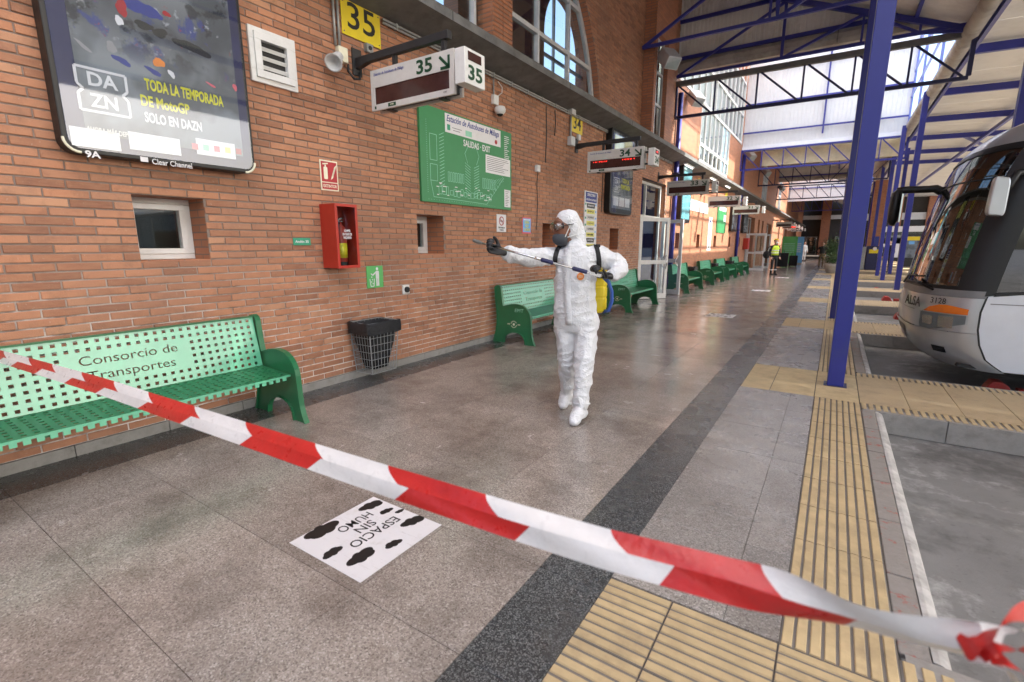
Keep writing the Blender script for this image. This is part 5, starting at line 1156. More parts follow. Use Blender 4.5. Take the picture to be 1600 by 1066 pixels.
# ================================================================== THE WORKER
VW = Vector((.437, -.90, 0)).normalized(); UW = Vector((.90, .437, 0)).normalized(); ZW = Vector((0, 0, 1)); P0 = Vector((2.57, 3.81, 0))
def S(px, py, v=0.0):
    d = ray(px, py); return CAM+d*(((P0+VW*v)-CAM).dot(VW)/d.dot(VW))
WK = thing('person', 'person in a white hooded coverall, goggles and respirator spraying with a long lance', 'person', (2.62, 3.72, 0))
bd = MB()
def ring(px, py, hw, hd, v=0): return (S(px, py, v), UW*hw, VW*hd)
ring_loft(bd, [ring(894, 376, .060, .065, .01), ring(895, 383, .085, .085, .01), ring(898, 389, .145, .105), ring(900, 396, .185, .118), ring(900, 406, .192, .128), ring(900, 422, .182, .136), ring(899, 440, .180, .138), ring(898.5, 458, .178, .136), ring(898.5, 476, .180, .136), ring(899, 494, .182, .136), ring(899.5, 508, .176, .126), ring(900, 518, .15, .11)], 28)
limb(bd, [S(876, 400, .0), S(850, 402, .05), S(822, 402, .12), S(806, 399, .16), S(795, 396.5, .19)], [.088, .076, .066, .064, .066])
limb(bd, [S(925, 400, .0), S(945, 404, -.03), S(969, 416, -.06)], [.092, .085, .076]); limb(bd, [S(969, 416, -.06), S(966, 425, .02), S(958, 429, .09)], [.074, .070, .062])
limb(bd, [S(916, 500, .01), S(915, 535, .06), S(912.5, 575, .14), S(909.5, 605, .17), S(907.5, 632, .19)], [.108, .098, .082, .072, .068])
limb(bd, [S(884, 500, -.01), S(885, 535, -.02), S(886.5, 572, -.05), S(887, 602, -.14), S(885.5, 626, -.23)], [.105, .094, .078, .068, .062])
# shoe covers
def foot(ax, ay, av, tx, tv, lift=0.):
    a = S(ax, ay, av); t = P0+VW*tv+UW*((S(tx, 650, tv)-P0).dot(UW)); t.z = .045
    heel = a.copy(); heel.z = .06+lift; heel -= VW*.03
    limb(bd, [heel, (heel+t)/2+Vector((0, 0, .022+lift*.4)), t-Vector((0, 0, .006)), t+VW*.035-Vector((0, 0, .012))], [.060, .056, .044, .026], 14, 5)
foot(907.5, 636, .20, 898, .33); foot(885.5, 630, -.24, 880, -.08, .02)
# hood
HC = S(884, 356.5, .03); FD = (-UW*.90+VW*.42-ZW*.10).normalized(); LD = FD.cross(ZW).normalized(); UD = LD.cross(FD).normalized()
ellipsoid(bd, HC-FD*.046+UD*.012, (FD*.090, LD*.100, UD*.136)); ellipsoid(bd, HC-FD*.012+UD*.066, (FD*.090, LD*.092, UD*.084)); limb(bd, [HC-FD*.062+UD*.02, S(901, 374, -.01), S(898, 386, .0)], [.088, .080, .10])
def wr(c, n_):
    q = c
    u, v = q.dot(UW), q.dot(VW)
    wv = noise.noise(q*3.2)*.10; wv2 = noise.noise(q*3.2+Vector((9, 3, 1)))*.10
    r1 = 1-abs(noise.noise(Vector(((u+wv)*9, (v+wv2)*9, (q.z+wv)*3.2))))*2          # long soft folds running down the cloth
    r2 = 1-abs(noise.noise(Vector(((u+wv2)*6+q.z*5, (v+wv)*7, (q.z-wv2)*11-u*4))))*2   # diagonal pulls
    r3 = 1-abs(noise.noise(Vector(((u+wv)*19, (v+wv2)*19, (q.z+wv)*15))))*2
    k = 1.0
    if q.z > 1.5 and (c-HC).length < .2: k = .4
    if q.z < .12: k = .8
    return k*(noise.noise(q*3.5)*.012+.012*(max(0, r1)**1.6-.4)+.009*(max(0, r2)**2.2-.3)+.0012*(max(0, r3)**2-.3))
cm = remesh(bd, .0085, 4, wr)
sm_ = bpy.data.meshes.new('x'); sm_ = cm
CBV = bvh_of(cm); link('coverall', cm, 'suit', WK)
# head, goggles, respirator
hm = MB(); ellipsoid(hm, HC+FD*.016+UD*.0, (FD*.098, LD*.080, UD*.116)); limb(hm, [HC-UD*.06, HC-UD*.13-FD*.03], [.055, .058]); ellipsoid(hm, HC+FD*.105-UD*.012, (FD*.022, LD*.017, UD*.026)); ellipsoid(hm, HC+FD*.055-UD*.100, (FD*.04, LD*.045, UD*.035))
ellipsoid(hm, HC-FD*.012-UD*.015+LD*.072, (FD*.022, LD*.012, UD*.032)); ellipsoid(hm, HC-FD*.012-UD*.015-LD*.072, (FD*.022, LD*.012, UD*.032))
for s_ in (-1, 1): ellipsoid(hm, HC+FD*.092+UD*.022+LD*.034*s_, (FD*.012, LD*.014, UD*.010))
for q in (-1,): ellipsoid(hm, HC+FD*.098-UD*.05, (FD*.014, LD*.026, UD*.012))
link('head', remesh(hm, .006, 3), 'skin', WK)
# goggles: rigid frame, lens and strap
gk = MB(); gc = HC+FD*.088+UD*.020
ring_loft(gk, [(gc-FD*.040, LD*.080, UD*.038), (gc-FD*.012, LD*.084, UD*.046), (gc+FD*.014, LD*.080, UD*.044), (gc+FD*.022, LD*.072, UD*.038)], 20)
go = link('goggles', gk.mesh('goggles'), 'goggle_tint', WK, smooth=True)
for f_, a_, b_ in ((-.036, .081, .039),): MB().tube([gc+FD*f_+LD*(a_*math.cos(2*math.pi*k/24))+UD*(b_*math.sin(2*math.pi*k/24)) for k in range(25)], .0055, 6, False).build('rim', 'charcoal', go, smooth=True); gl_ = MB(); ring_loft(gl_, [(gc+FD*.0265, LD*.068, UD*.030), (gc+FD*.034, LD*.058, UD*.024), (gc+FD*.036, LD*.03, UD*.012)], 20); link('lens', gl_.mesh('lens'), 'glass', go, smooth=True)
for s_ in (-1, 1): MB().bar(gc+LD*.080*s_-FD*.01, HC-FD*.03+LD*.095*s_+UD*.028, .006, .022, up=tuple(LD*s_)).build('strap', 'charcoal', go)
mk = MB(); mc = HC+FD*.060-UD*.080
ring_loft(mk, [(mc-FD*.035-UD*.004, LD*.080, UD*.070), (mc, LD*.074, UD*.066), (mc+FD*.030, LD*.060, UD*.054), (mc+FD*.053, LD*.040, UD*.036), (mc+FD*.064+UD*.004, LD*.015, UD*.013)], 22)
ro = link('respirator', mk.mesh('respirator'), 'mask_grey', WK, smooth=True)
for s_ in (-1, 1):
    a = mc-FD*.012+LD*.070*s_; MB().tube([a, HC-FD*.01+LD*.086*s_+UD*.03], .0042, 6).build('elastic', 'white', ro); MB().tube([a, HC-FD*.055+LD*.088*s_-UD*.06], .0042, 6).build('elastic', 'white', ro); MB().lathe([(.009, 0), (.009, .004)], a, 10, tuple(LD*s_)).build('strap_clip', 'sign_red', ro)
for c_, ax_, rr_, q_ in ((S(907.8, 630, .185), S(907.5, 636, .195)-S(908, 622, .18), .073, 1), (S(885.7, 623, -.215), S(885.5, 626, -.23)-S(886.5, 608, -.16), .068, 1)):
    ax_ = ax_.normalized(); e1 = ax_.orthogonal().normalized(); e2 = ax_.cross(e1)
    MB().tube([c_+(e1*math.cos(2*math.pi*k/36)+e2*math.sin(2*math.pi*k/36))*rr_*(1+.03*math.sin(k*2.7)) for k in range(37)], .0075, 8, False).build('boot_elastic', 'suit', WK, smooth=True)
# placket, chest label
ribbon(CBV, [(887.5, 388), (886.5, 410), (886, 440), (886.5, 470), (889, 508)], .058, .010, .006).build('zip_flap', 'suit', WK, smooth=True)
l_, n_ = hit(CBV, 906.5, 432); u_ = (UW-n_*UW.dot(n_)).normalized(); w_ = n_.cross(u_)
lb = MB(); lb.lathe([(.031, 0), (.031, .003)], l_+n_*.006, 20, tuple(n_)); lbo = lb.build('chest_label', 'orange', WK)
for k in (-1, 0, 1): MB().bar(l_+n_*.0105+w_*(.01*k)-u_*.02, l_+n_*.0105+w_*(.01*k)+u_*.02, .003, .0012, up=tuple(n_)).build('label_line', 'cream', lbo)
# gloves
LA, LB = S(741, 377, .30), S(941, 432, .27); LDIR = (LB-LA).normalized()
gr = S(771, 385.8, .295)
hw_ = gr-VW*.035+LDIR*.055-ZW*.02
link('glove', hand(S(786, 393.5, .22), (S(762, 387, .27)-S(786, 393.5, .22)), VW*.60+ZW*.55, None, 1, 1.22, (46, 78, 60)), 'glove', WK)
link('glove', hand(S(947, 430.5, .15), (S(926, 428.5, .235)-S(947, 430.5, .15)), VW*.35+ZW*.70, None, -1, 1.22, (40, 70, 55)), 'glove', WK)
SL = thing('spray_lance', 'long metal spray lance with dark grips held across the chest by the worker', 'lance', (2.4, 3.6, 1.4))
def lp(f): return LA+(LB-LA)*f
MB().tube([lp(.06), lp(1)], .0085, 10).build('tube', 'chrome', SL, smooth=True); MB().tube([LA-LDIR*.01+ZW*.006, lp(.02)+ZW*.003, lp(.065)], [.013, .015, .011], 10).build('nozzle', 'grey_beam', SL, smooth=True)
for a, b in ((.525, .62), (.77, .885)): MB().tube([lp(a), lp(a+.006), lp(b-.006), lp(b)], [.013, .018, .017, .013], 12).build('grip', 'dark_blue', SL, smooth=True)
MB().tube([lp(.475), lp(.525)], .0125, 10).build('collar', 'chrome', SL, smooth=True); MB().bar(lp(.90), lp(.99), .02, .03).build('trigger_valve', 'chrome', SL, bev=.004)
BP = thing('backpack_sprayer', 'yellow backpack sprayer tank with a blue hose worn by the worker', 'sprayer', S(915, 482, -.26))
tc = S(914, 452, -.30); tk = MB(); rings = []
for k, (h, s_) in enumerate(((-.21, .82), (-.19, .95), (-.16, 1), (-.08, 1), (-.075, .975), (-.06, .975), (-.055, 1), (.02, 1), (.025, .975), (.04, .975), (.045, 1), (.13, 1), (.18, .94), (.22, .7))):
    rings.append([tc+UW*(x*s_)+VW*(y*s_)+ZW*h for x, y in rrect(-.20, .20, -.12, .10, .06, 4)])
n = len(rings[0]); tk.add([p for r in rings for p in r], [(i*n+k, i*n+(k+1) % n, (i+1)*n+(k+1) % n, (i+1)*n+k) for i in range(len(rings)-1) for k in range(n)]+[tuple(range(n)), tuple((len(rings)-1)*n+k for k in range(n))])
tk.build('tank', 'tank_yellow', BP, bev=.004)
MB().tube([S(944, 434, .02), S(951, 441, -.06), S(955.5, 455, -.12), S(956, 470, -.16), S(951, 485, -.2), S(943, 487, -.24)], .017, 10).build('hose', 'hose_blue', BP, smooth=True)
ribbon(CBV, [(930, 382.5), (933, 390), (935.5, 404), (936, 418), (935.5, 434), (934, 450)], .040, .008, .004).build('strap', 'cloth_black', BP); ribbon(CBV, [(875, 385), (870.5, 392), (867.5, 401), (866.8, 412)], .040, .008, .004).build('strap', 'cloth_black', BP)
l_, n_ = hit(CBV, 933.5, 386); MB().bar(l_-ZW*.012+n_*.006, l_+ZW*.016+n_*.006, .052, .026, up=tuple(n_)).build('strap_pad', 'cloth_black', BP, bev=.008)
# ================================================================== OTHER PEOPLE
def figure(label, x, y, h, face_ang, trousers, top, skin='skin_light', vest=None, hat=None, hair='black', pose='stand', bag=None):
    t = thing('person', label, 'person', (x, y, 0)); k = h/1.75; c, s_ = math.cos(face_ang), math.sin(face_ang); f = Vector((c, s_, 0)); l = Vector((-s_, c, 0)); o_ = Vector((x, y, 0)); q = lambda a, b, z: o_+(l*a+f*b+Vector((0, 0, z)))*k
    lg_ = MB()
    for sd in (-1, 1):
        a = .10 if pose != 'wide' else .13
        limb(lg_, [q(.09*sd, 0, .92), q(.10*sd, .02, .5), q(a*sd, -.01, .08)], [.085*k, .062*k, .048*k], 12, 4)
    ring_loft(lg_, [(q(0, 0, .80), l*.14*k, f*.10*k), (q(0, 0, .9), l*.175*k, f*.12*k), (q(0, 0, 1.0), l*.165*k, f*.115*k)], 16); link('trousers', remesh(lg_, .02*k, 3), trousers, t)
    tp = MB(); ring_loft(tp, [(q(0, 0, .94), l*.17*k, f*.115*k), (q(0, 0, 1.12), l*.165*k, f*.115*k), (q(0, .01, 1.3), l*.19*k, f*.125*k), (q(0, 0, 1.42), l*.17*k, f*.10*k), (q(0, 0, 1.5), l*.07*k, f*.06*k)], 18)
    for sd in (-1, 1):
        if pose == 'hips' or pose == 'wide': el, ha = q(.36*sd, -.06, 1.14), q(.20*sd, .02, .98)
        elif pose == 'crossed': el, ha = q(.24*sd, .05, 1.12), q(-.06*sd, .17, 1.18)
        else: el, ha = q(.25*sd, -.02, 1.14), q(.23*sd, .08, .90)
        limb(tp, [q(.17*sd, 0, 1.40), el, ha], [.062*k, .050*k, .040*k], 12, 4)
        hd = MB(); dd = (ha-el).normalized(); link('hand', hand(ha-dd*.01, dd, f, None, sd, .95*k, (18, 22, 18)), skin, t)
    link('top', remesh(tp, .018*k, 3), top, t)
    hm_ = MB(); ellipsoid(hm_, q(0, .015, 1.635), (l*.075*k, f*.092*k, Vector((0, 0, .115*k)))); limb(hm_, [q(0, 0, 1.56), q(0, 0, 1.47)], [.052*k, .06*k]); ellipsoid(hm_, q(0, .108, 1.62), (l*.016*k, f*.02*k, Vector((0, 0, .024*k))))
    for sd in (-1, 1): ellipsoid(hm_, q(.076*sd, 0, 1.63), (l*.01*k, f*.02*k, Vector((0, 0, .03*k))))
    link('head', remesh(hm_, .012*k, 2), skin, t); hr = MB(); ellipsoid(hr, q(0, -.02, 1.675), (l*.082*k, f*.088*k, Vector((0, 0, .088*k)))); link('hair', remesh(hr, .014*k, 2), hair, t)
    ft = MB()
    for sd in (-1, 1):
        a = .10 if pose != 'wide' else .13
        ft = MB(); limb(ft, [q(a*sd, -.05, .055), q(a*sd, .06, .05), q(a*sd*1.05, .16, .038)], [.05*k, .05*k, .038*k], 12, 3); link('shoe', remesh(ft, .014*k, 2), 'rubber', t)
    if vest:
        v = MB(); ring_loft(v, [(q(0, 0, .98), l*.195*k, f*.14*k), (q(0, 0, 1.15), l*.188*k, f*.14*k), (q(0, .01, 1.32), l*.20*k, f*.145*k), (q(0, 0, 1.44), l*.15*k, f*.115*k)], 20); vo_ = link('vest', v.mesh('vest'), 'hivis', t, smooth=True)
        for z in (1.06, 1.18): b = MB(); ring_loft(b, [(q(0, 0, z), l*.197*k, f*.147*k), (q(0, 0, z+.05), l*.197*k, f*.147*k)], 20); link('reflective_band', b.mesh('band'), 'reflective', vo_, smooth=True)
        for sd in (-1, 1): b = MB(); ring_loft(b, [(q(.10*sd, 0, .24), l*.065*k, f*.065*k), (q(.10*sd, 0, .29), l*.067*k, f*.067*k)], 14); link('ankle_band', b.mesh('band'), 'reflective', t, smooth=True)
    if hat: b = MB(); ellipsoid(b, q(.02, .0, 1.735), (l*.10*k, f*.11*k, Vector((0, 0, .045*k)))); link('beret', remesh(b, .014*k, 2), hat, t)
    if vest: b = MB(); ellipsoid(b, q(0, .10, 1.585), (l*.055*k, f*.04*k, Vector((0, 0, .05*k)))); link('mask', remesh(b, .012*k, 2), 'white', t)
    return t
figure('standing guard in a yellow reflective vest, white mask and mustard beret', 1.95, 27.3, 1.74, R(-50), 'cloth_black', 'cloth_black', vest=True, hat='yellow', pose='stand')
figure('man in black jacket and brown trousers, hands on hips, near the planters', 3.72, 38, 1.62, R(-85), 'cloth_brown', 'cloth_black', pose='hips')
figure('distant traveller in a red top beside the blue banner', 1.25, 50.5, 1.72, R(-60), 'cloth_black', 'cloth_red')
figure('distant traveller in a grey jacket beside the pink suitcase', 1.75, 49.2, 1.72, R(-100), 'cloth_black', 'cloth_grey', hair='cloth_red'); figure('distant traveller dressed in white next to the grey jacket', 2.1, 51.5, 1.7, R(-60), 'white', 'white')
figure('person in dark clothes waiting behind the slender blue posts', 6.85, 33.4, 1.70, R(-120), 'dark_blue', 'cloth_black')
# luggage and banners
def suitcase(label, x, y, w, d, h, mat, rot=0):
    t = thing('suitcase', label, 'suitcase', (x, y, 0)); MB().prism(rrect(x-w/2, x+w/2, .06, h, .05), fy, y-d/2, y+d/2).build('shell', mat, t, bev=.02)
    for sx in (-1, 1): MB().lathe([(.04, -.015), (.04, .015)], (x+sx*(w/2-.07), y, .04), 10, (0, 1, 0)).build('wheel', 'rubber', t)
    MB().tube([(x-.12, y, h), (x-.12, y, h+.18), (x+.12, y, h+.18), (x+.12, y, h)], .014, 8).build('handle', 'charcoal', t); return t
suitcase('large black trunk on wheels standing beyond the guard', 1.55, 36.5, .75, .4, .95, 'cloth_black'); suitcase('smaller black suitcase next to the large trunk', 2.1, 38.5, .5, .35, .75, 'cloth_black'); suitcase('pink suitcase among the distant travellers', 1.55, 48.4, .4, .3, .65, 'pink')
bg_ = thing('duffel_bag', 'black bag hanging at the side of the guard', 'bag', (1.35, 27.5, .7)); d_ = MB(); ellipsoid(d_, (1.55, 27.75, .98), (Vector((.17, .05, 0)), Vector((0, .13, 0)), Vector((0, 0, .2)))); link('body', remesh(d_, .03, 2), 'cloth_black', bg_); MB().tube([(1.55, 27.6, 1.16), (1.65, 27.5, 1.36), (1.8, 27.4, 1.42)], .02, 8).build('strap', 'cloth_black', bg_)
for lab, x, y, w, mt, mt2 in (('tall lime green roll-up banner on the right of the far doors', 1.62, 41, .95, 'bin_green', 'mint'), ('tall blue and white roll-up banner next to the lime green one', 2.12, 43.5, .5, 'blue_sign', 'paper')):
    t = thing('rollup_banner', lab, 'banner', (x, y, 0)); MB().box(x-w/2, x+w/2, y-.02, y+.02, .1, 2.05).build('sheet', mt, t); MB().box(x-w/2-.02, x+w/2+.02, y-.1, y+.1, 0, .1).build('base', 'galv', t)
    for k in range(5): MB().box(x-w/2+.1, x+w/2-.15, y-.023, y-.0205, .9+.15*k, .96+.15*k).build('printed_line', mt2, t)
# ================================================================== TAPE
TP = [(-70, 540), (0, 557), (150, 601), (270, 641), (440, 697), (600, 750), (800, 814), (950, 858), (1100, 897), (1225, 931), (1330, 963), (1430, 992), (1540, 1012)]
def inv_d(px): return .345+(1.5-.345)*max(px, -70)/1450 if px > -200 else .3
tt = thing('barrier_tape', 'red and white striped barrier tape stretched across the platform in front of the sticker', 'tape', (3.9, .9, 0))
RU = [(-60, 6), (45, 82), (128, 178), (232, 305), (385, 495), (610, 765), (965, 1205)]; RL = [(-70, 3), (25, 63), (110, 160), (227, 294), (388, 495), (632, 820), (1044, 1330)]
N = 520; cs = []
for i in range(N+1):
    px = -70+(1540+70)*i/N
    for (a, b), (c, d) in zip(TP[:-1], TP[1:]):
        if a <= px <= c: py = b+(d-b)*(px-a)/(c-a); break
    cs.append((px, CAM+ray(px, py)*(1/inv_d(px))))
for _ in range(30): cs = [cs[0]]+[(cs[i][0], (cs[i-1][1]+cs[i][1]*2+cs[i+1][1])/4) for i in range(1, N)]+[cs[-1]]
HWD = .036
def tape_pos(px, a):
    f = max(0, min(N-1e-6, (px+70)/1610*N)); i = int(f); c = cs[i][1].lerp(cs[i+1][1], f-i)
    T_ = (cs[min(i+4, N)][1]-cs[max(i-3, 0)][1]).normalized(); vw = (CAM-c).normalized(); up = T_.cross(vw).normalized()
    if up.z < 0: up = -up
    tw = 0 if px < 1130 else min(1, (px-1130)/230); phi = R(60)*tw*tw*(3-2*tw)+R(7)*math.sin(px*.011)
    off = up*math.cos(phi)+vw*math.sin(phi); out = vw*math.cos(phi)-up*math.sin(phi)
    return c+off*a*HWD-out*(abs(a)*.011-.006+.003*math.sin(px*.02+a*3))
M('tape_red', (.50, .022, .020), .30, var=.10, vs=14, rv=.1, bmp=.5, bs=45); M('tape_white', (.68, .665, .655), .30, var=.06, vs=14, rv=.1, bmp=.5, bs=45)
def patch(x0, x1, half, mt):
    n = max(6, int((x1-x0)/9)); rw = 6; mb = MB(); vs = []
    def edge(x, a):
        l = 30*inv_d(x)
        if half > 0: t = 1-a; return x+l*.95*(t**1.6-.5) if -69 < x < 1539 else x
        return x+l*.55*(a+.5) if -69 < x < 1539 else x
    for i in range(n+1):
        for r in range(rw+1):
            a = (1-r/rw) if half > 0 else -r/rw; xa, xb = edge(x0, a), edge(x1, a); vs.append(tape_pos(xa+(xb-xa)*i/n, a))
    mb.add(vs, [(i*(rw+1)+r, i*(rw+1)+r+1, (i+1)*(rw+1)+r+1, (i+1)*(rw+1)+r) for i in range(n) for r in range(rw)]); mb.build('stripe', mt, tt, smooth=True, norm=False)
for iv, half in ((RU, 1), (RL, -1)):
    x = -70
    for a_, b_ in iv:
        if a_ > x: patch(x, a_, half, 'tape_white')
        patch(max(a_, x), b_, half, 'tape_red'); x = b_
    patch(x, 1540, half, 'tape_white')
def D_(px, py, d): return CAM+ray(px, py)*d
def strip(pts, w, mt, name, tilt=0):
    pts = [Vector(p) for p in pts]; P_ = []
    for i in range(len(pts)-1):
        p0, p1, p2, p3 = pts[max(i-1, 0)], pts[i], pts[i+1], pts[min(i+2, len(pts)-1)]
        for k in range(6): t = k/6; P_.append(.5*((2*p1)+(p2-p0)*t+(2*p0-5*p1+4*p2-p3)*t*t+(3*p1-p0-3*p2+p3)*t**3))
    P_.append(pts[-1]); mb = MB(); n = len(P_); vs = []
    for i, p in enumerate(P_):
        T_ = (P_[min(i+1, n-1)]-P_[max(i-1, 0)]).normalized(); vw = (CAM-p).normalized(); u = T_.cross(vw).normalized(); a = tilt+i*.12; u = u*math.cos(a)+vw*math.sin(a); ww = w*(.75+.25*math.sin(i*.7)); vs += [p-u*ww/2, p+vw*.003*math.sin(i*1.3), p+u*ww/2]
    mb.add(vs, [(i*3+k, i*3+k+1, i*3+k+4, i*3+k+3) for i in range(n-1) for k in range(2)]); mb.build(name, mt, tt, smooth=True, norm=False)
kd = .64
strip([D_(1500, 1010, kd), D_(1525, 1006, kd-.02), D_(1556, 985, kd-.03), D_(1588, 962, kd-.02), D_(1650, 950, kd)], .034, 'tape_red', 'knot_loop'); strip([D_(1520, 1010, kd), D_(1560, 1012, kd-.03), D_(1600, 1016, kd-.02), D_(1660, 1010, kd)], .040, 'tape_red', 'knot_loop', .3)
strip([D_(1535, 995, kd-.01), D_(1565, 985, kd+.01), D_(1598, 985, kd), D_(1650, 975, kd)], .035, 'tape_white', 'knot_loop', .2); strip([D_(1515, 1012, kd), D_(1545, 1030, kd-.02), D_(1575, 1050, kd-.02), D_(1600, 1085, kd)], .035, 'tape_white', 'tape_tail', .2); strip([D_(1540, 1018, kd-.01), D_(1580, 1040, kd-.03), D_(1615, 1062, kd-.02), D_(1650, 1090, kd)], .03, 'tape_red', 'tape_tail', .5)
ellip = MB(); ellipsoid(ellip, D_(1528, 1010, kd), (RT*.022, UP*.017, FW*.02)); link('knot', remesh(ellip, .005, 1, lambda c, n_: .004*noise.noise(c*90)), 'tape_red', tt)
sx = D_(1665, 985, kd); sp_ = thing('barrier_stanchion', 'slim black stanchion holding the end of the barrier tape', 'stanchion', (sx.x, sx.y, 0)); MB().lathe([(.02, .0), (.02, 1.02), (.026, 1.03), (.02, 1.05)], (sx.x, sx.y, 0), 14).build('pole', 'black', sp_, smooth=True); MB().lathe([(.16, 0), (.16, .012), (.03, .04)], (sx.x, sx.y, .001), 24).build('base', 'black', sp_, smooth=True)
# ================================================================== COACH IN THE BAY
YN, YF2, YC, BD = 7.36, 9.86, 8.61, .58
def xf(z):
    ks = [(.06, 5.60), (.12, 5.50), (.22, 5.38), (.38, 5.31), (.55, 5.275), (.75, 5.27), (.93, 5.30), (1.3, 5.355), (1.8, 5.44), (2.2, 5.53), (2.5, 5.63), (2.65, 5.72), (2.76, 5.84), (2.84, 6.0), (2.90, 6.25), (2.94, 6.7), (2.96, 7.4)]
    for (a, b), (c, d) in zip(ks[:-1], ks[1:]):
        if a <= z <= c: return b+(d-b)*(z-a)/(c-a)
    return ks[-1][1]
def half_w(z): return 1.25 if z < 2.3 else 1.25-.10*((z-2.3)/.6)**2
def bus_pt(t, z, push=0.):
    w = half_w(z); x = xf(z)+BD*(1-max(0, 1-abs(t)**3.0)**.5); return Vector((x-push*(1-abs(t)**4), YC+t*(w+push*abs(t)), z))
TSN = [-1, -.9985, -.993, -.98, -.955, -.92, -.87, -.8, -.7, -.55, -.35, 0, .35, .55, .7, .8, .87, .92, .955, .98, .993, .9985, 1]
BUS = thing('coach', 'silver and white coach numbered 3128 parked nose-in at the first bay', 'coach', (9, YC, -.2))
def front(name, z0, z1, mat, parent, nz=8, t0=-1, t1=1, push=0., zt=None):
    ts = [t for t in TSN if t0 < t < t1]; ts = [t0]+ts+[t1]; vs = []; nt_ = len(ts)
    for i in range(nz+1):
        for t in ts:
            a, b = (z0(t) if callable(z0) else z0), (z1(t) if callable(z1) else z1); vs.append(bus_pt(t, a+(b-a)*i/nz, push))
    fs = [(i*nt_+k, i*nt_+k+1, (i+1)*nt_+k+1, (i+1)*nt_+k) for i in range(nz) for k in range(nt_-1)]
    return MB().add(vs, fs).build(name, mat, parent, smooth=True)
XA = 5.27+BD
front('bumper', .08, .50, 'silver', BUS, 8); front('front_panel', .505, .90, 'silver', BUS, 6); sc = front('scuttle', .903, 1.0, 'bus_grey', BUS, 3, push=.004)
ws_ = front('windscreen', 1.0, 2.56, 'screen_glass', BUS, 12, push=.002); front('windscreen_band', 2.2, 2.215, 'rubber', ws_, 1, push=.006)
front('screen_border', .985, 1.03, 'black', ws_, 1, push=.006); front('screen_border', 2.50, 2.57, 'black', ws_, 1, push=.006)
for s_ in (-1, 1): front('corner_post', 1.0, 2.56, 'black', ws_, 12, *((-1, -.93) if s_ < 0 else (.93, 1)), push=.008)
front('roof_dome', 2.56, 2.955, 'silver', BUS, 14)
# flanks
XR2 = 17.2
def flank(name, pts, mat, parent, y, th=.02): return MB().prism(pts, fy, y, y+th).build(name, mat, parent)
for y, sg in ((YN, 1), (YF2-.02, -1)):
    sd = flank('side_panel', [(xf(.10)+BD+.002, .10), (XR2, .09), (XR2, 1.02), (8.2, 1.02), (6.35, 1.0)]+[(xf(z)+BD+.002, z) for z in (.93, .75, .55, .38, .3, .22, .16)], 'bus_white', BUS, y)
    flank('body_seam', [(xf(z)+BD-.006, z) for z in (.1, .16, .22, .38, .55, .75, .93)]+[(xf(z)+BD+.012, z) for z in (.93, .75, .55, .38, .22, .16, .1)], 'black', sd, y-.003*sg, .02)
    flank('waist_seam', [(5.92, .845), (XR2, .845), (XR2, .855), (5.92, .855)], 'bus_grey', sd, y-.002*sg, .02)
    gw = flank('side_window', [(xf(.97)+BD, .97), (6.35, 1.02), (8.2, 1.04), (XR2, 1.04), (XR2, 2.40)]+[(xf(z)+BD, z) for z in (2.46, 2.2, 1.8, 1.3)], 'screen_glass', BUS, y)
    flank('window_border', [(xf(z)+BD-.02, z) for z in (.93, 1.3, 1.8, 2.2, 2.5)]+[(xf(z)+BD+.06, z) for z in (2.5, 2.2, 1.8, 1.3, .95)], 'black', gw, y-.004*sg, .02); flank('window_border', [(6.0, 2.46), (XR2, 2.40), (XR2, 2.50), (6.02, 2.56)], 'black', gw, y-.004*sg, .02)
    flank('window_border', [(5.93, .93), (6.35, .99), (8.2, 1.01), (XR2, 1.01), (XR2, 1.045), (8.2, 1.045), (6.35, 1.025), (5.96, .97)], 'black', gw, y-.004*sg, .02)
    for x in (7.05, 8.9, 10.7, 12.5, 14.3): flank('window_pillar', [(x, 1.03), (x+.09, 1.03), (x+.09, 2.43), (x, 2.43)], 'black', gw, y-.003*sg, .02)
    flank('cant_rail', [(6.0, 2.55), (XR2, 2.50), (XR2, 2.7), (6.2, 2.72)], 'bus_white', BUS, y+.02*sg)
for k in range(1):
    vs = []; xs = [6.2, 6.6, 7.5, 9, XR2]
    rf = MB()
    prof = [(YN+.03, 2.60), (YN+.05, 2.72), (YN+.12, 2.85), (YN+.28, 2.93), (YC, 2.97), (YF2-.28, 2.93), (YF2-.12, 2.85), (YF2-.05, 2.72), (YF2-.03, 2.60)]
    rf.prism(prof, lambda a, b, t: (t, a, b), 6.75, XR2).build('roof', 'bus_white', BUS, smooth=False)
MB().box(5.75, XR2, YN+.05, YF2-.05, .10, .14).build('underside', 'rubber', BUS); MB().box(XR2-.02, XR2, YN, YF2, .1, 2.9).build('rear', 'bus_white', BUS)
MB().box(6.1, 16.9, YN+.1, YF2-.1, .9, .95).build('cabin_floor', 'bus_grey', BUS)
for k in range(6):
    for y in (YN+.35, YN+.85, YF2-.85, YF2-.35): MB().prism([(0, .95), (.5, .95), (.55, 1.15), (.62, 1.75), (.5, 1.75), (.42, 1.2), (0, 1.2)], lambda a, b, t, k=k, y=y: (7.6+1.5*k+a, y-.2+t, b), 0, .4).build('seat', 'navy', BUS)
MB().prism([(5.75, .95), (6.15, .95), (6.15, 1.25), (5.95, 1.32), (5.72, 1.2)], fy, YN+.1, YF2-.1).build('dashboard', 'charcoal', BUS)
ds = MB(); MB().prism([(6.5, .95), (6.95, .95), (7.15, 1.7), (7.0, 1.72), (6.85, 1.35), (6.5, 1.3)], fy, YN+.35, YN+.85).build('driver_seat', 'black', BUS)
MB().tube([Vector((6.33, YN+.6, 1.36))+Vector((.09*math.cos(a), .2*math.sin(a), .17*math.cos(a))) for a in [2*math.pi*k/20 for k in range(21)]], .015, 8).build('steering_wheel', 'black', BUS)
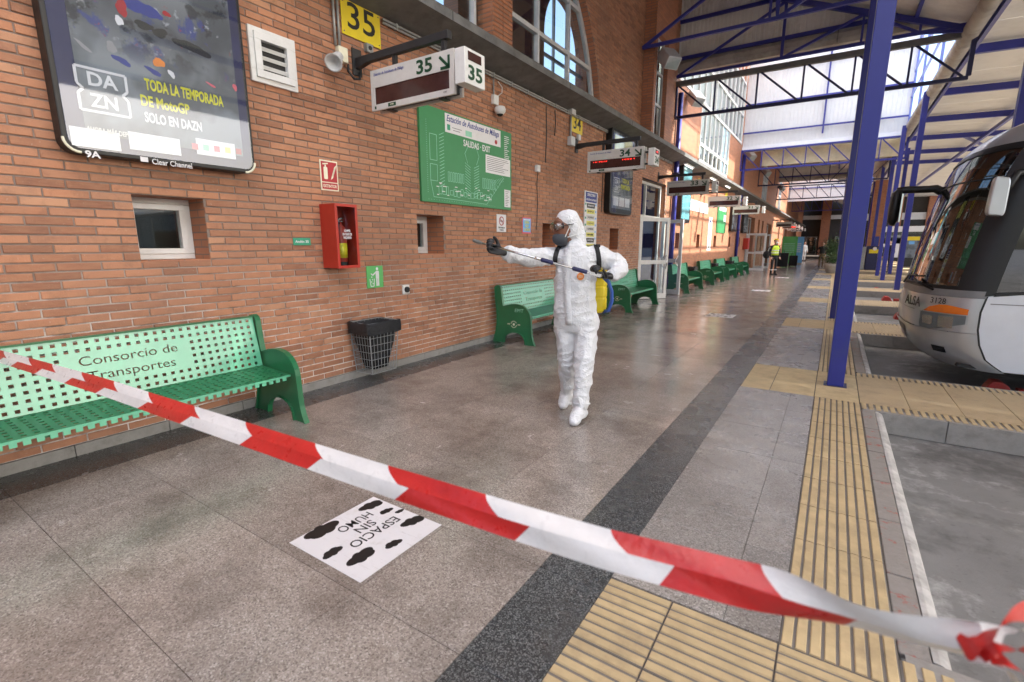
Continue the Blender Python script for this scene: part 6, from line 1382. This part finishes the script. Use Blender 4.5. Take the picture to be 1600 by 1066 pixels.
for x in (8.0, 14.2):
    for y in (YN+.16, YF2-.16): MB().lathe([(.3, -.14), (.46, -.13), (.48, 0), (.46, .13), (.3, .14)], (x, y, .28), 24, (0, 1, 0)).build('wheel', 'rubber', BUS, smooth=False)
# front details
hl = front('headlight', lambda t: .50+.10*max(0, (-t-.80)/.19)**2, .70, 'glass', BUS, 6, -.992, -.70, .016); front('lamp_bowl', .545, .675, 'chrome', hl, 4, -.955, -.88, .012); front('lamp_bowl', .56, .66, 'chrome', hl, 4, -.84, -.74, .010); front('lamp_housing', lambda t: .505+.10*max(0, (-t-.80)/.19)**2, .70, 'bus_grey', hl, 4, -.988, -.705, .005)
front('indicator', .712, lambda t: .81-.06*((t+.90)/.12)**2, 'amber', BUS, 4, -.990, -.74, .018)
hr_ = front('headlight', .545, .70, 'glass', BUS, 4, .60, .985, .014); front('indicator', .715, .78, 'amber', BUS, 4, .58, .985, .016)
front('panel_seam', .497, .508, 'black', BUS, 1, -.62, .62, .003); front('grille_slot', .36, .45, 'black', BUS, 2, -.34, .34, .004); front('bumper_lip', .47, .50, 'silver', BUS, 2, -.5, .5, .02)
front('fog_lamp', .24, .31, 'black_gloss', BUS, 2, -.90, -.80, .006); front('bonnet_seam', .70, .712, 'bus_grey', BUS, 1, -.60, .60, .003); front('number_plate', .26, .34, 'paper', BUS, 2, -.2, .2, .008)
for t_, z_, s_, sz, wd in ((-.56, .80, 'ALSA', .16, .44), (-.86, .845, '3128', .095, .18)):
    p = bus_pt(t_, z_, .012); a = (bus_pt(t_-.05, z_, .012)-bus_pt(t_+.05, z_, .012)).normalized(); text(s_, p+Vector((-.012, -.006, 0)), sz, 'black', BUS, axes=(tuple(-a if a.x < 0 else a), (0, 0, 1)), width=wd, bold=.02 if s_ == 'ALSA' else .0)
# wipers
MB().tube([bus_pt(-.1, 1.0, .03), bus_pt(-.25, 1.02, .06), bus_pt(-.62, 1.045, .05)], .012, 6).build('wiper_arm', 'black', BUS); MB().tube([bus_pt(.05, .99, .04), bus_pt(-.2, 1.10, .05), bus_pt(-.5, 1.12, .05)], .012, 6).build('wiper_arm', 'black', BUS); MB().tube([bus_pt(-.78, .97, .03), bus_pt(-.60, 1.03, .06), bus_pt(-.45, 1.08, .05)], .014, 6).build('wiper_arm', 'black', BUS)
# mirrors
mr = MB(); a0 = bus_pt(.55, 2.30, .02); a1 = P(1450, 296, 9.3); a2 = P(1402, 300, 9.3)
MB().tube([a0+Vector((.05, 0, -.08)), P(1476, 302, 9.3), P(1462, 295, 9.3), a1, P(1415, 297, 9.3), a2], [.05, .06, .055, .05, .05, .06], 10).build('mirror_arm', 'black', BUS, smooth=True)
mh = MB(); c_ = P(1398, 326, 9.3); ring_loft(mh, [(c_+Vector((.02, 0, .27)), Vector((.03, 0, 0)), Vector((0, .08, 0))), (c_+Vector((0, 0, .22)), Vector((.06, 0, 0)), Vector((0, .12, 0))), (c_+Vector((-.01, 0, 0)), Vector((.07, 0, 0)), Vector((0, .13, 0))), (c_+Vector((-.01, 0, -.2)), Vector((.06, 0, 0)), Vector((0, .12, 0))), (c_+Vector((0, 0, -.25)), Vector((.03, 0, 0)), Vector((0, .07, 0)))], 16); mo = mh.build('mirror_housing', 'black', BUS, smooth=True); MB().box(c_.x+.055, c_.x+.075, c_.y-.1, c_.y+.1, c_.z-.2, c_.z+.2).build('mirror_glass', 'chrome', mo)
y2 = 7.02; q0, q1, q2, q3 = P(1556, 275, y2), P(1582, 277, y2), P(1570, 338, y2), P(1541, 336, y2)
mm = MB().prism(rrect(0, 1, 0, 1, .18), lambda a, b, t: tuple((q3*(1-a)+q2*a)*(1-b)+(q0*(1-a)+q1*a)*b+Vector((0, t, 0))), 0, .13).build('mirror_housing', 'silver', BUS, bev=.02)
MB().tube([(q1+q2)/2+Vector((0, .1, .1)), (q1+q2)/2+Vector((.08, .25, .25)), Vector((6.1, YN+.02, 2.3))], .035, 8).build('mirror_arm', 'black', BUS, smooth=True)
# red wheel stops
for k, (px, py) in enumerate(((1560, 600), (1408, 492), (1386, 465), (1371, 451))):
    p = F(px, py, -.1); t = thing('wheel_stop', ['red rubber wheel stop beside the coach nose', 'red wheel stop in the bay just beyond the coach', 'red wheel stop two bays beyond the coach', 'farthest red wheel stop'][k], 'wheel stop', (p.x, p.y, -.2)); d_ = .34 if k else .18
    MB().prism([(0, -.2), (.26, -.2), (.20, -.10), (.14, -.06), (.06, -.06), (.02, -.13)], lambda a, b, q: (p.x-.13+a, p.y-d_/2+q, b), 0, d_).build('block', 'wheel_stop', t, bev=.01); MB().box(p.x+.16, p.x+.30, p.y-.06, p.y+.06, -.2, -.13).build('foot', 'wheel_stop', t, bev=.008)
# ================================================================== BACKGROUND
EB = thing('end_building', 'dark glazed end building closing the platform with brick pillars and a white band', 'building', (8, 84, 0))
MB().box(-6, 40, 84.5, 85, 0, 12).build('wall', 'dark_room', EB)
for x in (2.85, 9.2, 15.4, 21.6, 28): MB().box(x-.55, x+.55, 83.6, 84.4, 0, 9).build('pillar', 'brick_x', EB)
MB().box(-6, 40, 84.0, 84.5, 5.0, 5.55).build('band', 'sheet_white', EB); MB().box(-6, 40, 83.9, 84.5, 8.4, 9.2).build('upper_band', 'cream_panel', EB)
for x0 in (-.8, .7, 4.2, 5.9): 
    f = MB()
    for a, b in ((x0, x0+.1), (x0+1.3, x0+1.4)): f.box(a, b, 84.3, 84.45, 0, 2.6)
    f.box(x0+.1, x0+1.3, 84.3, 84.45, 2.5, 2.6); d_ = f.build('door', 'galv', EB); MB().box(x0+.1, x0+1.3, 84.4, 84.42, 0, 2.5).build('pane', 'glass_dark', d_)
SB = thing('ticket_hall', 'low black fascia building with white lettering across the far bays', 'building', (16, 66, 0))
MB().box(5.5, 40, 66, 74, 0, 6.4).build('wall', 'dark_room', SB); MB().box(5.4, 40, 65.7, 66, 2.9, 4.0).build('fascia', 'black', SB); MB().box(5.4, 40, 65.6, 66, 4.0, 4.7).build('band', 'sheet_white', SB)
for x in (6.2, 9.4, 12.2, 18, 24): MB().box(x-.4, x+.4, 65.3, 65.7, 0, 6.4).build('pillar', 'brick_x', SB)
for px, ch in ((1322, 'Z'), (1367, 'A')): p = P(px, 367, 65.6); text(ch, (p.x, 65.68, 3.3), .95, 'paper', SB, 'y-', bold=.03)
CO2 = thing('parked_coach', 'white coach lettered alsa parked across the far bays', 'coach', (11, 58, 0)); c2 = MB().prism(rrect(7.2, 18, .3, 3.1, .25), fy, 57, 59.4).build('body', 'bus_white', CO2, bev=.05); MB().box(7.6, 17.6, 56.985, 57, 1.55, 2.6).build('windows', 'glass_dark', CO2)
p = P(1381, 388, 56.98); text('alsa', (p.x+.3, 56.98, 1.15), .75, 'black', CO2, 'y-', bold=.03)
for x in (9, 15.5): MB().lathe([(.48, -.15), (.48, .15)], (x, 57.2, .28), 20, (0, 1, 0)).build('wheel', 'rubber', CO2)
BPL = thing('brick_pillar', 'tall brick pillar beyond the bays between the slender blue posts', 'pillar', (6.7, 44, 0)); MB().box(6.3, 7.05, 43.7, 44.4, 0, 5.9).build('shaft', 'brick_x', BPL); MB().box(6.2, 7.15, 43.6, 44.5, 5.9, 6.2).build('capital', 'cream_panel', BPL)
KI = thing('ticket_kiosk', 'blue ticket kiosk with a yellow panel behind the slender posts', 'kiosk', (6.3, 36, 0)); MB().box(5.98, 6.75, 35.9, 36.6, 0, 1.4).build('cabinet', 'dark_blue', KI, bev=.03); MB().box(5.6, 5.95, 35.9, 36.6, 0, 1.35).build('side_panel', 'galv', KI); MB().box(6.1, 6.62, 35.88, 35.899, .98, 1.2).build('sign_panel', 'yellow', KI); MB().lathe([(.1, 0), (.1, .01)], (6.36, 35.88, 1.24), 16, (0, -1, 0)).build('emblem', 'paper', KI); MB().box(6.3, 6.5, 36.0, 36.2, 1.4, 1.95).build('post', 'navy', KI)
TO = thing('advertising_totem', 'free standing dark advertising totem on a foot beyond the bays', 'totem', (8.7, 42.5, 0)); MB().prism(rrect(8.05, 9.25, .45, 2.15, .12), fy, 42.4, 42.65).build('case', 'black', TO, bev=.02); MB().box(8.15, 9.15, 42.38, 42.399, .6, 2.05).build('poster', 'ad_print', TO); MB().box(8.4, 8.9, 42.4, 42.6, 0, .45).build('foot', 'black', TO); MB().box(8.25, 9.05, 42.36, 42.38, 1.75, 2.0).build('poster_title', 'yellow', TO); MB().box(8.5, 8.8, 42.36, 42.38, 1.5, 1.7).build('poster_note', 'blue_sign', TO)
def planter(label, x, y, h, hs, seed):
    t = thing('planter', label, 'planter', (x, y, 0)); MB().lathe([(.25, 0), (.30, .05), (.40, .35), (.46, .5), (.42, .5), (.36, .42)], (x, y, 0), 16).build('pot', 'stone_pot', t, smooth=True)
    pt_ = thing('potted_shrub', 'leafy green shrub growing in the '+label, 'plant', (x, y, .42)); rr = random.Random(seed); st = MB(); lv = MB(); lv2 = MB()
    for k in range(9):
        a, tl = rr.uniform(0, 6.28), rr.uniform(.15, .5); tip = Vector((x+hs*tl*math.cos(a)*1.5, y+hs*tl*math.sin(a)*1.5, .45+h*rr.uniform(.6, 1.0))); mid = Vector((x, y, .45)).lerp(tip, .5)+Vector((rr.uniform(-.05, .05), rr.uniform(-.05, .05), .1)); st.tube([(x, y, .4), mid, tip], [.02, .012, .005], 5)
        for q in range(60):
            f = rr.uniform(.25, 1.05); p = Vector((x, y, .45)).lerp(tip, f)+Vector((rr.gauss(0, .13), rr.gauss(0, .13), rr.gauss(0, .10))); d = Vector((rr.uniform(-1, 1), rr.uniform(-1, 1), rr.uniform(-.4, .8))).normalized(); s_ = d.orthogonal().normalized(); L_ = rr.uniform(.07, .16)
            (lv if rr.random() < .6 else lv2).add([p, p+d*L_*.5+s_*L_*.22, p+d*L_, p+d*L_*.5-s_*L_*.22], [(0, 1, 2, 3)])
    tag(st.build('stems', 'foliage_dark', pt_), kind='stuff'); tag(lv.build('leaves', 'foliage', pt_, norm=False), kind='stuff'); tag(lv2.build('leaves', 'foliage_dark', pt_, norm=False), kind='stuff')
planter('stone planter nearest the platform posts', 4.42, 31.0, .5, .4, 1); planter('second stone planter with a tall shrub', 4.3, 35.5, 1.6, .5, 2); planter('third stone planter farther along', 4.2, 41, 1.7, .5, 3); planter('last stone planter near the end building', 4.15, 48, 1.2, .5, 4)
# louvred roof lights in the far bay roof, long white side building that closes the coach yard
YD = thing('yard_building', 'pale building closing the far side of the coach yard', 'building', (62, 30, 0)); MB().box(60, 64, -30, 100, -.2, 5).build('wall', 'cream_panel', YD)
for k in range(12): MB().box(59.9, 59.99, -26+10*k, -20+10*k, 1, 3).build('window', 'glass_dark', YD)
